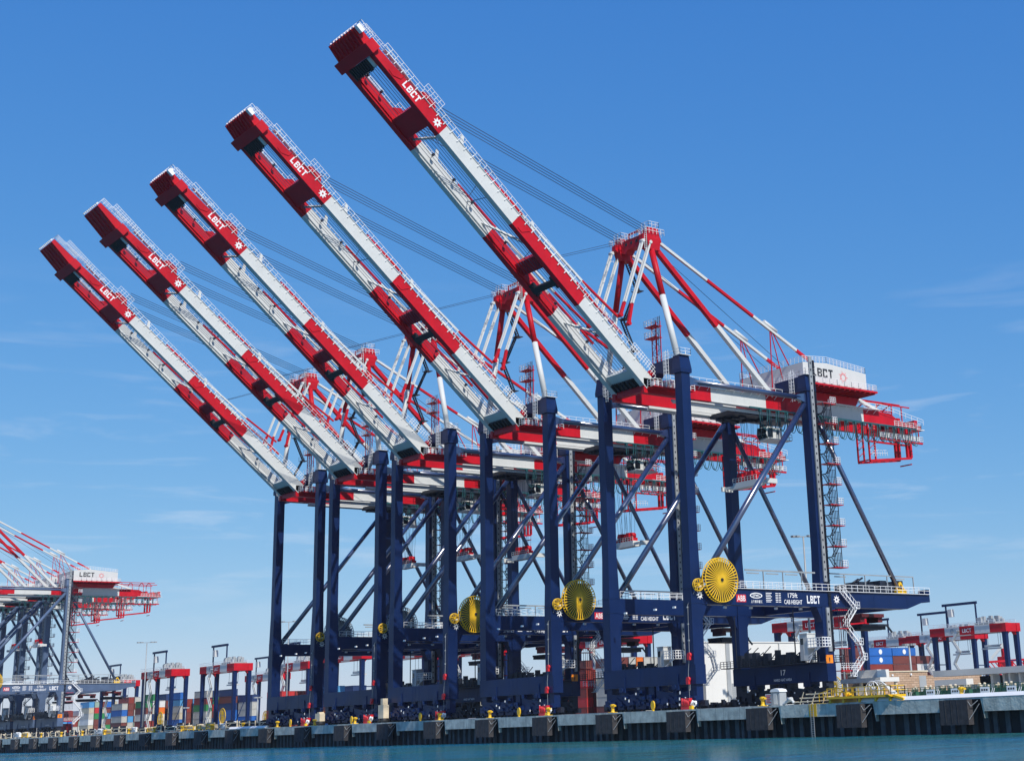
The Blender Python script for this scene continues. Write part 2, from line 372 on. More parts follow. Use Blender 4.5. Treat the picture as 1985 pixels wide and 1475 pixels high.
def make_crane():
    root = empty('container_crane', (0, 0, ZD))
    def B(): return MB(CO)
    # ---------------- portal
    for sx in (-1, 1):
        for ly, nm in ((0.0, 'waterside'), (G, 'landside')):
            m = B(); x = sx*W
            m.fr((x, ly), 2.05, 2.3, 11.5, (x, ly), 2.05, 2.3, 23.2)
            m.fr((x, ly), 2.05, 2.3, 23.2, (x+sx*0.05, ly), 1.8, 1.9, 31.0)
            m.fr((x+sx*0.05, ly), 1.8, 1.9, 31.0, (x+sx*0.05, ly), 1.8, 1.9, 60.1)
            for z in (29.5, 37.0, 44.5, 52.0): m.fr((x+sx*0.05, ly), 1.835, 1.935, z, (x+sx*0.05, ly), 1.835, 1.935, z+0.07)
            for z in (21.25, 23.75): m.fr((x, ly), 2.16, 2.42, z, (x, ly), 2.16, 2.42, z+0.06)
            m.fr((x+sx*0.05, ly), 2.25, 2.5, 60.1, (x+sx*0.05, ly), 2.3, 2.55, 60.75)
            m.fr((x+sx*0.05, ly), 2.3, 2.55, 60.75, (x-sx*0.1, ly), 1.7, 2.2, 63.2)
            m.build('leg', NAVY, root)
            # head bracket carrying the girder
            m = B()
            xi, xo = sx*3.6, sx*(W-0.9)
            pts = [(xi, 63.0), (xo, 63.1), (xo, 60.2), (sx*8.6, 60.3), (sx*6.6, 60.9), (sx*5.4, 61.2), (sx*4.6, 60.5), (xi, 60.4)]
            m.prism(pts, 'y', ly-0.9, ly+0.9)
            m.build('head_bracket', NAVY, root)
            m = B()
            m.rail([(xi, ly-1.0, 63.1), (xo+sx*0.2, ly-1.0, 63.15), (sx*(W+1.15), ly-1.2, 63.3), (sx*(W+1.15), ly+1.2, 63.3), (xi, ly+1.0, 63.1)], 1.05, 1.3, 0.055)
            m.box(min(xo+sx*0.2, sx*(W+1.2)), max(xo+sx*0.2, sx*(W+1.2)), ly-1.25, ly+1.25, 63.2, 63.28)
            m.build('head_railing', RAIL, root)
            m = B(); lx = sx*8.6                               # caged ladder on the head bracket
            for q in (-0.3, 0.3): m.bar((lx+q, ly-1.25, 58.6), (lx+q, ly-1.25, 64.6), 0.06)
            for k in range(14):
                z = 58.8+k*0.42; m.bar((lx-0.3, ly-1.25, z), (lx+0.3, ly-1.25, z), 0.04)
            for k in range(8):
                z = 59.6+k*0.65
                m.path([(lx-0.38, ly-1.25, z), (lx-0.38, ly-1.75, z), (lx, ly-1.95, z), (lx+0.38, ly-1.75, z), (lx+0.38, ly-1.25, z)], 0.03, 4)
            for q in (-0.3, 0, 0.3): m.bar((lx+q, ly-1.9, 59.6), (lx+q, ly-1.9, 64.2), 0.04)
            m.build('caged_ladder', RAIL, root)
    # sills
    for ly in (0.0, G):
        m = B(); m.box(-W-1.25, W+1.25, ly-1.1, ly+1.1, 8.45, 11.5)
        for x in (-7.0, 7.0):
            m.box(x-0.8, x+0.8, ly-1.28, ly+1.28, 7.7, 10.2)
            m.tube((x, ly-1.5, 8.1), (x, ly+1.5, 8.1), 0.42, 14)
        for x in (-6.1, -2.1, -0.9, 0.6, 4.4): m.box(x, x+0.05, ly-1.12, ly+1.12, 8.45, 11.5)
        m.build('sill_beam', NAVY, root)
        for x in (-7.0, 7.0):                                  # bogie sets
            m = B()
            m.prism([(x-0.7, 8.2), (x+0.7, 8.2), (x+1.3, 7.3), (x+4.0, 7.6), (x+4.4, 6.3), (x+2.6, 6.0), (x+1.2, 5.7), (x-1.2, 5.7), (x-2.6, 6.0), (x-4.4, 6.3), (x-4.0, 7.6), (x-1.3, 7.3)], 'y', ly-0.75, ly+0.75)
            for xx in (x-2.45, x+2.45):
                m.prism([(xx-0.5, 6.9), (xx+0.5, 6.9), (xx+1.9, 6.15), (xx+2.05, 5.5), (xx+0.6, 5.6), (xx-0.6, 5.6), (xx-2.05, 5.5), (xx-1.9, 6.15)], 'y', ly-0.95, ly+0.95)
                for x3 in (xx-1.2, xx+1.2):
                    m.box(x3-0.85, x3+0.85, ly-0.6, ly+0.6, 4.95, 5.75)
                    m.tube((x3, ly-1.02, 5.5), (x3, ly+1.02, 5.5), 0.17, 8)
                m.box(xx-0.4, xx+0.4, ly-1.3, ly-0.95, 5.7, 6.3)
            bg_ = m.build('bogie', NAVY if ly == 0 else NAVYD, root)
            for xx in (x-2.45, x+2.45):
                for x3 in (xx-1.2, xx+1.2):
                    for q in (-0.55, 0.55): m = B(); m.tube((x3+q, ly-0.2, ZD+0.47), (x3+q, ly+0.2, ZD+0.47), 0.36, 16); m.build('wheel', BLACK, bg_)
        rb_ = random.Random(14+int(ly))
        for x in (-11.2, -7.0, -2.2, 0.2, 2.2, 7.0, 11.0):
            m = B(); m.box(x-0.75, x+0.75, ly-0.7, ly+0.7, 5.9 if abs(x) > 5 else 4.9, 8.44)
            for q in range(5): z_ = 5.2+rb_.random()*2.6; x_ = x-0.9+rb_.random()*1.6; m.box(x_, x_+0.3+rb_.random()*0.5, ly-1.35, ly-0.7, z_, z_+0.25+rb_.random()*0.5)
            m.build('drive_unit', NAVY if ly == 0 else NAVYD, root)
        m = B()
        for q in range(9): x_ = -11+rb_.random()*22; z_ = 5.0+rb_.random()*2.4; m.box(x_, x_+0.22, ly-1.45, ly-1.37, z_, z_+0.16+0.3*rb_.random())
        m.build('name_plates', RAIL, root)
        for sx in (-1, 1):
            m = B(); m.box(sx*(W+1.9)-0.5, sx*(W+1.9)+0.5, ly-0.4, ly+0.4, 5.0, 5.9); m.box(sx*(W+0.6)-1, sx*(W+0.6)+1, ly-0.3, ly+0.3, 5.2, 5.6)
            m.build('buffer', NAVYD, root)
    # long portal beams along y, with rear cantilever
    for sx in (-1, 1):
        m = B()
        x0, x1 = (W-0.85, W+1.05) if sx > 0 else (-W-1.05, -W+0.85)
        poly = [(1.1, 21.1), (52.0, 21.1), (56.2, 22.3), (58.6, 22.45), (58.6, 24.75), (57.6, 24.7), (57.4, 23.8), (1.1, 23.8)]
        # split around the landside leg so that faces butt
        m.prism([(1.15, 21.1), (G-1.15, 21.1), (G-1.15, 23.8), (1.15, 23.8)], 'x', x0, x1)
        m.prism([(G+1.15, 21.1), (52.0, 21.1), (56.2, 22.3), (58.6, 22.45), (58.6, 24.75), (57.7, 24.75), (57.5, 23.8), (G+1.15, 23.8)], 'x', x0, x1)
        if sx > 0:
            for y in (36, 39.7, 43, 47.3, 52): m.box(x0-0.01, x1+0.012, y, y+0.06, 21.2, 23.75)
        for ly, s2 in ((0, 1), (G, -1), (G, 1)):               # knee plates
            m.prism([(ly+s2*1.15, 21.1), (ly+s2*2.4, 21.1), (ly+s2*1.15, 18.6)], 'x', x0+0.1, x1-0.1)
        pb = m.build('portal_beam', NAVY, root)
        m = B(); xr = x1+0.35 if sx > 0 else x0-0.35
        m.box(min(xr, xr-sx*0.7), max(xr, xr-sx*0.7), 1.4, 58.3, 23.82, 23.9)
        m.rail([(xr, 9.6 if sx > 0 else 1.4, 23.9), (xr, 58.3, 23.9)], 1.15, 1.5, 0.07)
        m.rail([(xr-sx*2.3, 1.4, 23.9), (xr-sx*2.3, 58.3, 23.9)], 1.15, 1.9, 0.06)
        m.build('walkway_railing', RAIL, pb)
        if sx > 0:
            xf = x1+0.004
            m = B(); block_word(m, 'LBCT', F(xf, 25.7, 21.65), 3.3, 1.35); m.build('lettering', LETW, pb, label='large white letters on the portal beam')
            m = B(); text_on(m, '175ft', F(xf, 21.1, 22.55), 2.3, 0.8); text_on(m, 'CAB HEIGHT', F(xf, 20.1, 21.45), 4.4, 0.75)
            m.build('lettering', LETW, pb, label='white writing 175ft CAB HEIGHT')
            m = B()
            for r_ in range(6):
                z = 23.15-r_*0.29
                m.box(xf, xf+0.02, 15.8, 17.2-0.25*(r_ % 2), z, z+0.12); m.box(xf, xf+0.02, 18.1, 18.7, z, z+0.12); m.box(xf, xf+0.02, 18.85, 19.35, z, z+0.12)
            m.build('load_table', LETW, pb)
            m = B(); m2 = B()                                  # oval maker emblem
            n_ = 28; c_ = (13.5, 22.75)
            vs = [(xf+0.02, c_[0]+math.cos(2*math.pi*k/n_)*1.45, c_[1]+math.sin(2*math.pi*k/n_)*0.48) for k in range(n_)]
            vi = [(xf+0.02, c_[0]+math.cos(2*math.pi*k/n_)*1.2, c_[1]+math.sin(2*math.pi*k/n_)*0.34) for k in range(n_)]
            m.add(vs+vi, [(k, (k+1) % n_, n_+(k+1) % n_, n_+k) for k in range(n_)])
            text_on(m, 'ZPMC', F(xf, 12.6, 22.56), 1.8, 0.4); text_on(m, '上海振华重工', F(xf, 12.2, 21.5), 2.7, 0.5)
            m.build('emblem', LETW, pb, label='white oval emblem with writing under it')
            m = B(); m.box(xf, xf+0.02, 8.9, 11.1, 21.6, 22.85); m.build('sign_board', LETR, pb, label='small red board on the portal beam')
            m = B(); text_on(m, 'ABB', F(xf+0.03, 9.05, 21.75), 1.9, 0.95); m.build('lettering', LETW, pb, label='white letters on the red board')
            m = B(); star(m, F(xf, 33.2, 22.45), 0.85, 0.42, 0.2); star(m, lambda X, Y, T: (W+1.05+T, 0.75+X, 22.6+Y), 0.8, 0.4, 0.18); m.build('star_emblem', LETW, pb)
    # cable trough frame over the near portal beam
    m = B()
    m.bar((W+0.2, 12.0, 27.1), (W+0.2, 29.0, 27.1), 0.16, 0.28); m.bar((W+0.2, 32.2, 27.1), (W+0.2, 55.4, 27.1), 0.14, 0.2)
    for y in (16.3, 21.0, 25.6, 36.5, 42, 48, 55.3): m.bar((W+0.2, y, 23.9), (W+0.2, y, 27.0), 0.16)
    for y in (12.4, 17.0, 21.7, 34, 50): m.bar((W+0.2, y, 26.6), (W+0.2, y+2.9, 26.6), 0.12, 0.2)
    m.build('cable_trough', GALV, root)
    # braces and tie tubes
    for sx in (-1, 1):
        X = sx*(W+0.05)
        m = B(); m.tube((X, 0.95, 58.9), (X, G-0.95, 58.9), 0.45, 20)
        for y in (0.95, G-0.95):
            s2 = 1 if y < 5 else -1
            m.hexa([(X-0.5, y, 57.9), (X+0.5, y, 57.9), (X+0.5, y, 59.7), (X-0.5, y, 59.7)], [(X-0.4, y+s2*2.2, 58.5), (X+0.4, y+s2*2.2, 58.5), (X+0.4, y+s2*2.2, 59.28), (X-0.4, y+s2*2.2, 59.28)])
        m.build('tie_tube', NAVYG, root)
        m = B(); m.tube((X, 1.2, 23.7), (X, G-1.0, 57.7), 0.54, 24); m.build('diagonal_brace', NAVYG, root)
        m = B(); m.tube((X, G+0.95, 56.9), (X, 51.6, 23.8), 0.46, 20); m.build('rear_brace', NAVYG, root)
    # ---------------- yellow cable reels
    def spoked(m, x0, x1, cy, cz, ro, ri, n, wd):
        for k in range(n):
            an = 2*math.pi*k/n; an2 = an
            for xx, aa in ((x1, an), (x0, an2)):
                c_, s_ = math.cos(aa), math.sin(aa); wi = wd*0.3
                q = [(ri, -wi), (ri, wi), (ro, wd*0.62), (ro, -wd*0.62)]
                m.hexa([(xx-0.03, cy+r_*c_-t_*s_, cz+r_*s_+t_*c_) for r_, t_ in q], [(xx+0.03, cy+r_*c_-t_*s_, cz+r_*s_+t_*c_) for r_, t_ in q])
        for xx in (x0, x1):
            pts = [(xx, cy+math.cos(2*math.pi*k/40)*ro, cz+math.sin(2*math.pi*k/40)*ro) for k in range(41)]
            m.path(pts, 0.08, 6)
        for xx in (x1+0.05,):
            m.tube((x0, cy, cz), (xx, cy, cz), ri+0.05, 18)
    m = B(); spoked(m, W+1.75, W+2.55, 4.45, 25.0, 3.62, 0.42, 40, 0.16)
    rl_ = m.build('cable_reel', YEL, root)
    m = B(); m.tube((W+2.0, 4.45, 25.0), (W+2.42, 4.45, 25.0), 3.0, 32); m.tube((W+2.62, 4.45, 25.0), (W+2.75, 4.45, 25.0), 0.28, 12); m.build('wound_cable', BLACK, rl_)
    m = B(); spoked(m, W+1.5, W+1.9, -0.1, 24.15, 0.98, 0.15, 9, 0.09); m.build('guide_reel', YEL, root)
    m = B(); m.box(W+1.1, W+1.5, -0.2, 3.0, 23.7, 24.1); m.rail([(W+2.0, 0.9, 23.9), (W+2.0, 3.2, 23.9)], 1.1, 0.8, 0.07)
    m.box(W+0.9, W+1.7, 3.6, 5.4, 23.6, 25.7); m.build('reel_bracket', RAIL, root)
    # power cable with red clamps down the near waterside leg
    m = B(); xc = W-0.3
    m.path([(W+1.4, -0.3, 23.6), (xc+0.5, -1.25, 21), (xc+0.4, -1.3, 13.2), (xc, -1.35, 10.3), (xc+0.05, -1.35, 6.3)], 0.05, 5)
    for z in (20.5, 17.8, 15.2): m.box(xc+0.3, xc+0.55, -1.42, -1.2, z, z+0.25)
    m.build('supply_cable', GALV, root)
    m = B()
    for x_, z in ((xc+0.5, 13.0), (xc, 9.2)):
        m.tube((x_, -1.6, z), (x_, -1.2, z), 0.42, 12); m.box(x_-0.3, x_+0.3, -1.7, -1.3, z-0.75, z-0.1)
    for k in range(5):
        an = k*2.1; m.bar((xc, -1.7, 6.1), (xc+math.cos(an)*1.1, -2.0, 5.0+0.2*k), 0.28)
    m.box(xc-0.7, xc+0.7, -2.1, -1.4, 5.6, 6.3)
    m.build('cable_clamp', LETR, root)
    # ---------------- main girders
    for sx in (-1, 1):
        m = B(); x0, x1 = sorted((sx*3.6, sx*4.5))
        segs = [(-3.3, 12.3, 0), (12.3, 26.0, 1), (26.0, 38.0, 0), (38.0, 52.6, 1), (52.6, 57.5, 0)]
        for y0, y1, mi in segs:
            m.box(x0, x1, y0, y1, 57.75, 60.25, mi)
            m.box(x0-0.12, x1+0.12, y0, y1, 57.6, 57.75, mi)
            y = y0+2
            while y < y1 and sx > 0:
                m.box(x1, x1+0.02, y, y+0.05, 57.8, 60.2, mi); y += 3.1
        m.prism([(57.5, 57.6), (57.5, 60.25), (60.6, 60.15), (63.4, 58.7), (69.7, 58.4), (69.7, 57.4)], 'x', x0, x1, 0)
        g = m.build('girder', [RED, WHITE], root)
        m = B(); xo = sx*5.5
        m.box(min(xo, sx*4.52), max(xo, sx*4.52), 2, 57, 60.3, 60.36); m.rail([(xo, 2, 60.36), (xo, 57, 60.36), (xo, 69.3, 58.4)], 1.1, 1.7, 0.06)
        for k in range(26): m.bar((sx*4.55, 3+k*2.1, 59.6), (xo, 3+k*2.1, 60.3), 0.08)
        m.build('girder_walkway', RAIL, g)
        m = B(); xo = sx*3.2                                     # long service pipes under the girder
        for q, z in ((0, 57.2), (0.35, 56.9)):
            m.bar((xo+sx*q, 4, z), (xo+sx*q, 38, z), 0.3, 0.45)
        m.build('service_duct', WHITE, g)
    for y in (-2.6, 26.5, 39, 53, 64, 69.2): m = B(); m.box(-3.6, 3.6, y-0.5, y+0.5, 58.0, 59.7); m.build('girder_cross_tie', RED, root)
    m = B()
    for k in range(8): m.bar((-3.6, 40+k*1.7, 57.9), (3.6, 41.7+k*1.7, 57.9), 0.14)
    m.build('underside_bracing', RED, root)
    m = B(); m.box(-4.4, 4.4, 61.5, 69.6, 57.35, 57.55); m.build('rear_platform', RED, root)
    m = B()                                                       # rear platform, hoist frame
    m.rail([(4.6, 61.5, 57.6), (4.6, 69.6, 57.6), (-4.6, 69.6, 57.6), (-4.6, 61.5, 57.6)], 1.2, 1.1, 0.07, rows=3)
    m.box(4.2, 4.9, 60, 70.2, 57.5, 57.62)
    m.build('rear_platform_railing', RAIL, root)
    m = B()
    for y in (58.5, 63.0, 66.0):
        for x in (-2.2, 2.8): m.bar((x, y, 58.3), (x, y, 62.4), 0.18)
        m.bar((-2.2, y, 62.4), (0.3, y, 63.4), 0.2); m.bar((0.3, y, 63.4), (2.8, y, 62.4), 0.2)
    for x, z in ((-2.2, 62.4), (2.8, 62.4), (0.3, 63.4)): m.bar((x, 53.0, z), (x, 68.5, z), 0.22)
    m.bar((0.3, 55, 60), (0.3, 55, 63.2), 0.2)
    m.box(-1.5, 1.5, 63.5, 66.5, 57.7, 59.3)
    m.tube((-1.4, 67.6, 59.0), (1.4, 67.6, 59.0), 0.75, 14)
    m.build('service_hoist_frame', RED, root)
    for sx in (-1, 1):
        m = B(); a0, a1 = sorted((sx*4.62, sx*6.4))
        m.box(a0, a1, -2.6, 6.8, 58.5, 58.62); hp_ = m.build('hinge_platform', RED, root)
        m = B(); m.rail([(sx*4.7, -2.6, 58.62), (sx*6.4, -2.6, 58.62), (sx*6.4, 6.8, 58.62)], 1.3, 0.9, 0.08, rows=3)
        for k in range(9): m.box(sx*5.5-0.25, sx*5.5+0.25, -2.2+k*0.95, -1.8+k*0.95, 58.7, 59.5+0.3*(k % 2))
        m.build('platform_railing', RAIL, hp_)
        m = B(); m.prism([(-2.8, 60.2), (1.5, 60.2), (1.0, 61.2), (-0.6, 62.2), (-1.6, 61.6)], 'x', sx*3.4-0.5, sx*3.4+0.5)
        m.tube((sx*2.6, -0.4, 61.2), (sx*4.4, -0.4, 61.2), 0.6, 14); m.build('hinge_bracket', RED, root)
    # hanging maintenance cage + platform below the rear
    m = B()
    for x in (2.0, 5.0):
        for y in (52.9, 54.6, 64.2, 65.2): m.bar((x, y, 57.5), (x, y, 50.0+(y-52.9)*0.12), 0.28 if y < 60 else 0.5)
        m.bar((x, 52.9, 50.0), (x, 65.2, 51.4), 0.42)
        for k in range(5): m.bar((x, 52.9, 51+k*1.3), (x, 54.6, 52.2+k*1.3), 0.1)
    for y in (52.9, 65.2): m.bar((2.0, y, 50.2), (5.0, y, 50.2), 0.22)
    m.bar((5.2, 56.2, 54.6), (5.2, 68.8, 54.6), 0.35); m.bar((2.2, 56.2, 54.6), (2.2, 68.8, 54.6), 0.35)
    for y in (58, 62, 66, 68): m.bar((5.2, y, 54.6), (5.0, y, 57.5), 0.16)
    m.box(2.0, 5.0, 53, 65, 50.6, 50.7) if False else None
    m.build('maintenance_cage', RED, root)
    m = B(); m.rail([(5.4, 55.8, 54.7), (5.4, 68.8, 54.7), (2.0, 68.8, 54.7)], 1.2, 1.0, 0.07, rows=3)
    for k in range(11): m.box(5.0, 5.3, 56.2+k*1.1, 56.8+k*1.1, 55.0, 55.9)
    for k in range(12): m.bar((5.1, 54.2, 51+k*0.55), (5.1, 54.9, 51+k*0.55), 0.06)
    m.rail([(5.1, 53, 51.0), (5.1, 58, 51.3)], 1.1, 0.7, 0.06)
    m.build('cage_railing', RAIL, root)
    # festoon loops
    m = B()
    m.bar((6.3, 20, 57.1), (6.3, 66, 57.1), 0.25, 0.3)
    y = 22.5
    while y < 64:
        drop = 3.6 if not 52 < y < 66 else 3.2
        pts = [(6.3, y+1.9*(0.5-0.5*math.cos(math.pi*k/10)) if True else 0, 57.0-drop*math.sin(math.pi*k/10)**0.6) for k in range(11)]
        m.path(pts, 0.1, 5); m.path([(p[0]+0.3, p[1]+0.22, p[2]-0.25) for p in pts], 0.06, 5)
        m.box(6.1, 6.6, y-0.18, y+0.12, 56.5, 57.0)
        y += 2.3
    m.build('festoon_cable', CABLE, root)
    # ---------------- machinery house
    m = B()
    prof = [(33.0, 62.75), (50.4, 62.75), (50.4, 66.4), (39.5, 67.3), (33.0, 66.8)]
    m.prism(prof, 'x', -9.6, 7.9)
    hs_ = m.build('machinery_house', WHITE, root)
    m = B(); m.box(-11.0, 9.9, 31.6, 51.2, 62.25, 62.6)
    for k in range(14): m.box(-10.9, 9.8, 32.0+k*1.42, 32.15+k*1.42, 61.95, 62.25)
    m.prism([(36.0, 60.4), (49.5, 60.4), (50.5, 61.95), (34.5, 61.95)], 'x', -5.6, 5.6)
    m.build('house_deck', RED, hs_)
    m = B(); m.rail([(7.85, 33.0, 66.85), (7.85, 39.5, 67.35), (7.85, 50.3, 66.45), (-9.5, 50.3, 66.45), (-9.5, 33, 66.85), (7.85, 33, 66.85)], 1.15, 1.0, 0.07, rows=3)
    m.build('roof_railing', RAIL, hs_)
    m = B(); m.rail([(-10.8, 31.7, 62.65), (9.8, 31.7, 62.65), (9.8, 51.1, 62.65), (-10.8, 51.1, 62.65)], 1.15, 1.1, 0.065, rows=3)
    m.build('deck_railing', RAIL, hs_)
    m = B(); block_word(m, 'LBCT', F(7.905, 35.3, 64.35), 5.9, 1.75); m.build('lettering', LETB, hs_, label='black letters on the machinery house')
    m = B(); P_ = lambda X, Y, T: (7.905+T, 43.9+X, 65.0+Y); rays_star(m, P_, 0.55, 1.35, 14, 0.15); m.build('star_emblem', LETS, hs_, label='red starburst emblem')
    m = B()
    for k in range(7): m.box(7.9, 8.0, 36+k*2, 36.15+k*2, 63.4, 64.3); m.box(7.95, 8.5, 36+k*2, 36.3+k*2, 63.0, 63.25)
    m.build('wall_fittings', GALV, hs_)
    # ---------------- A frame
    def tube2(nm, p, q, f, r, n=14, cols=(0, 1), parent=root, more=None, w=None):
        m = B(); p = Vector(p); q = Vector(q); ts = [0]+list(f)+[1]
        for i in range(len(ts)-1):
            A_ = p+(q-p)*ts[i]; B_ = p+(q-p)*ts[i+1]
            if w: m.bar(A_, B_, w, w, cols[i % 2])
            else: m.tube(A_, B_, r, n, cols[i % 2])
        return m.build(nm, [RED, WHITE], parent)
    for sx in (-1, 1):
        tube2('mast_leg', (sx*4.0, -0.1, 85.3), (sx*(W-0.9), 0, 63.1), (0.46,), 0.56, 20)
        tube2('back_leg', (sx*3.8, 1.2, 84.8), (sx*4.2, 28.0, 60.3), (0.515,), 0.5, 4, w=0.85)
        tube2('backstay', (sx*4.1, 1.3, 86.3), (sx*4.1, 52.5, 62.0), (0.23, 0.45, 0.665, 0.76), 0.25, 12, (1, 0), w=0.5)
        m = B(); jp = Vector((sx*4.1, 28.7, 73.9))                 # eye joint with red props
        m.tube(jp-Vector((0, 1.6, -0.8)), jp+Vector((0, 1.6, -0.8)), 0.42, 8)
        m.build('stay_joint', WHITE, root)
        m = B(); m.bar(jp, (sx*4.1, 33.2, 66.9), 0.16); m.bar(jp, (sx*4.1, 28.4, 62.0), 0.16); m.bar(jp, (sx*4.1, 31.2, 64.0), 0.14)
        m.build('stay_prop', RED, root)
        # backstay end seen past the house
        tube2('backstay_lower', (sx*4.1, 52.2, 62.0), (sx*4.1, 57.6, 60.4), (0.5,), 0.3, 8, (1, 1), w=0.6)
        # apex head with folded forestays
        m = B()
        m.fr((sx*4.0, 0.2), 1.6, 2.4, 84.2, (sx*4.0, 0.0), 1.9, 3.2, 86.2)
        m.fr((sx*4.0, 0.0), 1.9, 3.2, 86.2, (sx*4.0, 0.0), 1.5, 2.4, 88.3)
        m.prism([(-2.2, 86.0), (-0.8, 85.3), (-0.8, 87.2), (-2.2, 86.9)], 'x', sx*4.0-0.5, sx*4.0+0.5)
        m.prism([(0.9, 85.2), (2.3, 86.0), (2.1, 86.8), (0.9, 87.0)], 'x', sx*4.0-0.35, sx*4.0+0.35)
        hd = m.build('apex_head', RED, root)
        m = B(); x0_, x1_ = sx*4.0-1.3, sx*4.0+1.3
        m.rail([(x0_, -2.2, 87.0), (x1_, -2.2, 87.0), (x1_, 2.2, 87.0), (x0_, 2.2, 87.0), (x0_, -2.2, 87.0)], 1.1, 0.9, 0.06, rows=2)
        m.rail([(x0_+0.3, -1.2, 88.4), (x1_-0.3, -1.2, 88.4), (x1_-0.3, 1.2, 88.4), (x0_+0.3, 1.2, 88.4)], 1.0, 0.8, 0.06, rows=2)
        for q in (-0.25, 0.25): m.bar((sx*4.9, -1.9+q, 84.0), (sx*4.9, -1.9+q, 88.2), 0.05)
        for k in range(10): m.bar((sx*4.9, -2.15, 84.2+k*0.4), (sx*4.9, -1.65, 84.2+k*0.4), 0.04)
        m.build('apex_railing', RAIL, hd)
        # folded forestay links hanging from the apex, then red links to the boom
        for q in (0.0, 1.0):
            tp = Vector((sx*4.5, -2.4+q*1.7, 85.5)); md = Vector((sx*4.5, -7.0+q*1.7, 73.4)); jt = Vector((sx*4.5, -8.0+q*1.8, 70.9-q*1.3))
            m = B()
            for dx in (-0.28, 0.28): m.bar(tp+Vector((dx, 0, 0)), md+Vector((dx, 0, 0)), 0.2, 0.34, 1)
            m.tube(tp-Vector((0.5, 0, 0)), tp+Vector((0.5, 0, 0)), 0.32, 10, 1)
            m.bar(md, jt, 0.5, 0.5, 0); m.tube(jt-Vector((0.45, 0, 0)), jt+Vector((0.45, 0, 0)), 0.36, 10, 0)
            m.build('forestay_link', [RED, WHITE], root)
    m = B(); m.prism([(-3.2, 85.4), (-2.4, 87.4), (2.4, 87.4), (3.2, 85.4), (2.0, 84.9), (1.2, 85.6), (-1.2, 85.6), (-2.0, 84.9)], 'y', -1.2, 0.6)
    for x in (-1.5, 0, 1.5): m.tube((x, -1.3, 86.6), (x, -1.2, 86.6), 0.3, 12, 1)
    m.bar((-2.2, 0, 88.9), (1.0, 0, 88.9), 0.25); m.bar((-2.2, 0, 87.4), (-2.2, 0, 88.9), 0.25); m.bar((1.0, 0, 87.4), (1.0, 0, 88.9), 0.25)
    m.build('apex_cross_beam', [RED, BLACK], root)
    m = B(); m.rail([(-3.1, -1.3, 87.4), (3.1, -1.3, 87.4)], 1.1, 0.8, 0.06); m.rail([(-3.1, 0.8, 87.4), (3.1, 0.8, 87.4)], 1.1, 0.8, 0.06)
    m.build('apex_walkway_railing', RAIL, root)
    m = B(); zz = [85.0, 79.5, 74, 68.5, 63.5]                     # zigzag stair behind the far mast leg
    for k in range(4):
        y0, y1 = (1.6, 4.2) if k % 2 == 0 else (4.2, 1.6)
        for x in (-5.6, -4.8): m.bar((x-0.9*k, y0, zz[k]), (x-0.9*k, y1, zz[k+1]), 0.12, 0.3)
        for j in range(14):
            t_ = (j+0.5)/14; m.box(-5.6-0.9*k, -4.8-0.9*k, y0+(y1-y0)*t_-0.15, y0+(y1-y0)*t_+0.15, zz[k]+(zz[k+1]-zz[k])*t_, zz[k]+(zz[k+1]-zz[k])*t_+0.05)
        m.box(-6.2-0.9*k, -4.4-0.9*k, y1-0.8, y1+0.8, zz[k+1]-0.1, zz[k+1]); m.rail([(-6.2-0.9*k, y1-0.8, zz[k+1]), (-6.2-0.9*k, y1+0.8, zz[k+1])], 1.0, 0.8, 0.05)
    m.build('mast_stair', NAVYD, root)
    # lattice tower with two platforms beside the apex
    m = B(); cx, cy = 3.4, 0.9
    for i in (-0.55, 0.55):
        for j in (-0.55, 0.55): m.bar((cx+i, cy+j, 62), (cx+i, cy+j, 71.3), 0.13)
    for k in range(9):
        z = 62.3+k; s2 = 1 if k % 2 else -1
        m.bar((cx-0.55*s2, cy-0.55, z), (cx+0.55*s2, cy-0.55, z+1), 0.07); m.bar((cx+0.55, cy-0.55*s2, z), (cx+0.55, cy+0.55*s2, z+1), 0.07)
        m.bar((cx-0.55, cy-0.55, z), (cx+0.55, cy-0.55, z), 0.07)
    for z in (68.2, 70.3): m.box(cx-2.2, cx+0.6, cy-0.9, cy+0.9, z, z+0.12)
    tw = m.build('lattice_tower', RED, root)
    m = B()
    for z in (68.3, 70.4): m.rail([(cx+0.6, cy-0.9, z), (cx-2.2, cy-0.9, z), (cx-2.2, cy+0.9, z)], 1.1, 0.7, 0.06)
    m.rail([(cx+1.2, cy-0.5, 62.5), (cx+1.2, cy-0.5, 62.6)], 9.2, 1, 0.07); m.rail([(cx+1.7, cy-0.5, 62.5), (cx+1.7, cy-0.5, 62.6)], 9.2, 1, 0.07)
    for k in range(20): m.bar((cx+1.2, cy-0.5, 62.7+k*0.46), (cx+1.7, cy-0.5, 62.7+k*0.46), 0.05)
    for z in (68.3, 70.4): m.rail([(cx+0.6, cy-0.9, z), (cx+2.0, cy-0.9, z)], 1.1, 0.7, 0.06)
    m.build('tower_railing', RAIL, tw)
    # ---------------- hoist ropes between apex and boom, and rear
    m = B()
    PH = PHI0
    def bp(s_, t_, x): return (x, -3.5-s_*math.cos(PH)+t_*math.sin(PH), 59.31+s_*math.sin(PH)+t_*math.cos(PH))
    for sx in (-1, 1):
        for q in range(4):
            m.tube((sx*3.6+q*0.1, -0.3, 87.2+0.45*q), bp(60.2, 2.6+0.5*q, sx*3.9+(q-1.5)*0.1), 0.062, 5)
        m.tube((sx*2.0, -1.0, 87.2), bp(27.5, 2.6, sx*1.0), 0.045, 5)
        m.tube((sx*2.4, 1.0, 86.0), (sx*2.0, 42, 62.5), 0.05, 5)
    m.build('boom_hoist_rope', ROPE, root)
    # ---------------- landside stair tower, cable tray, platforms
    m = B(); X = W+1.05
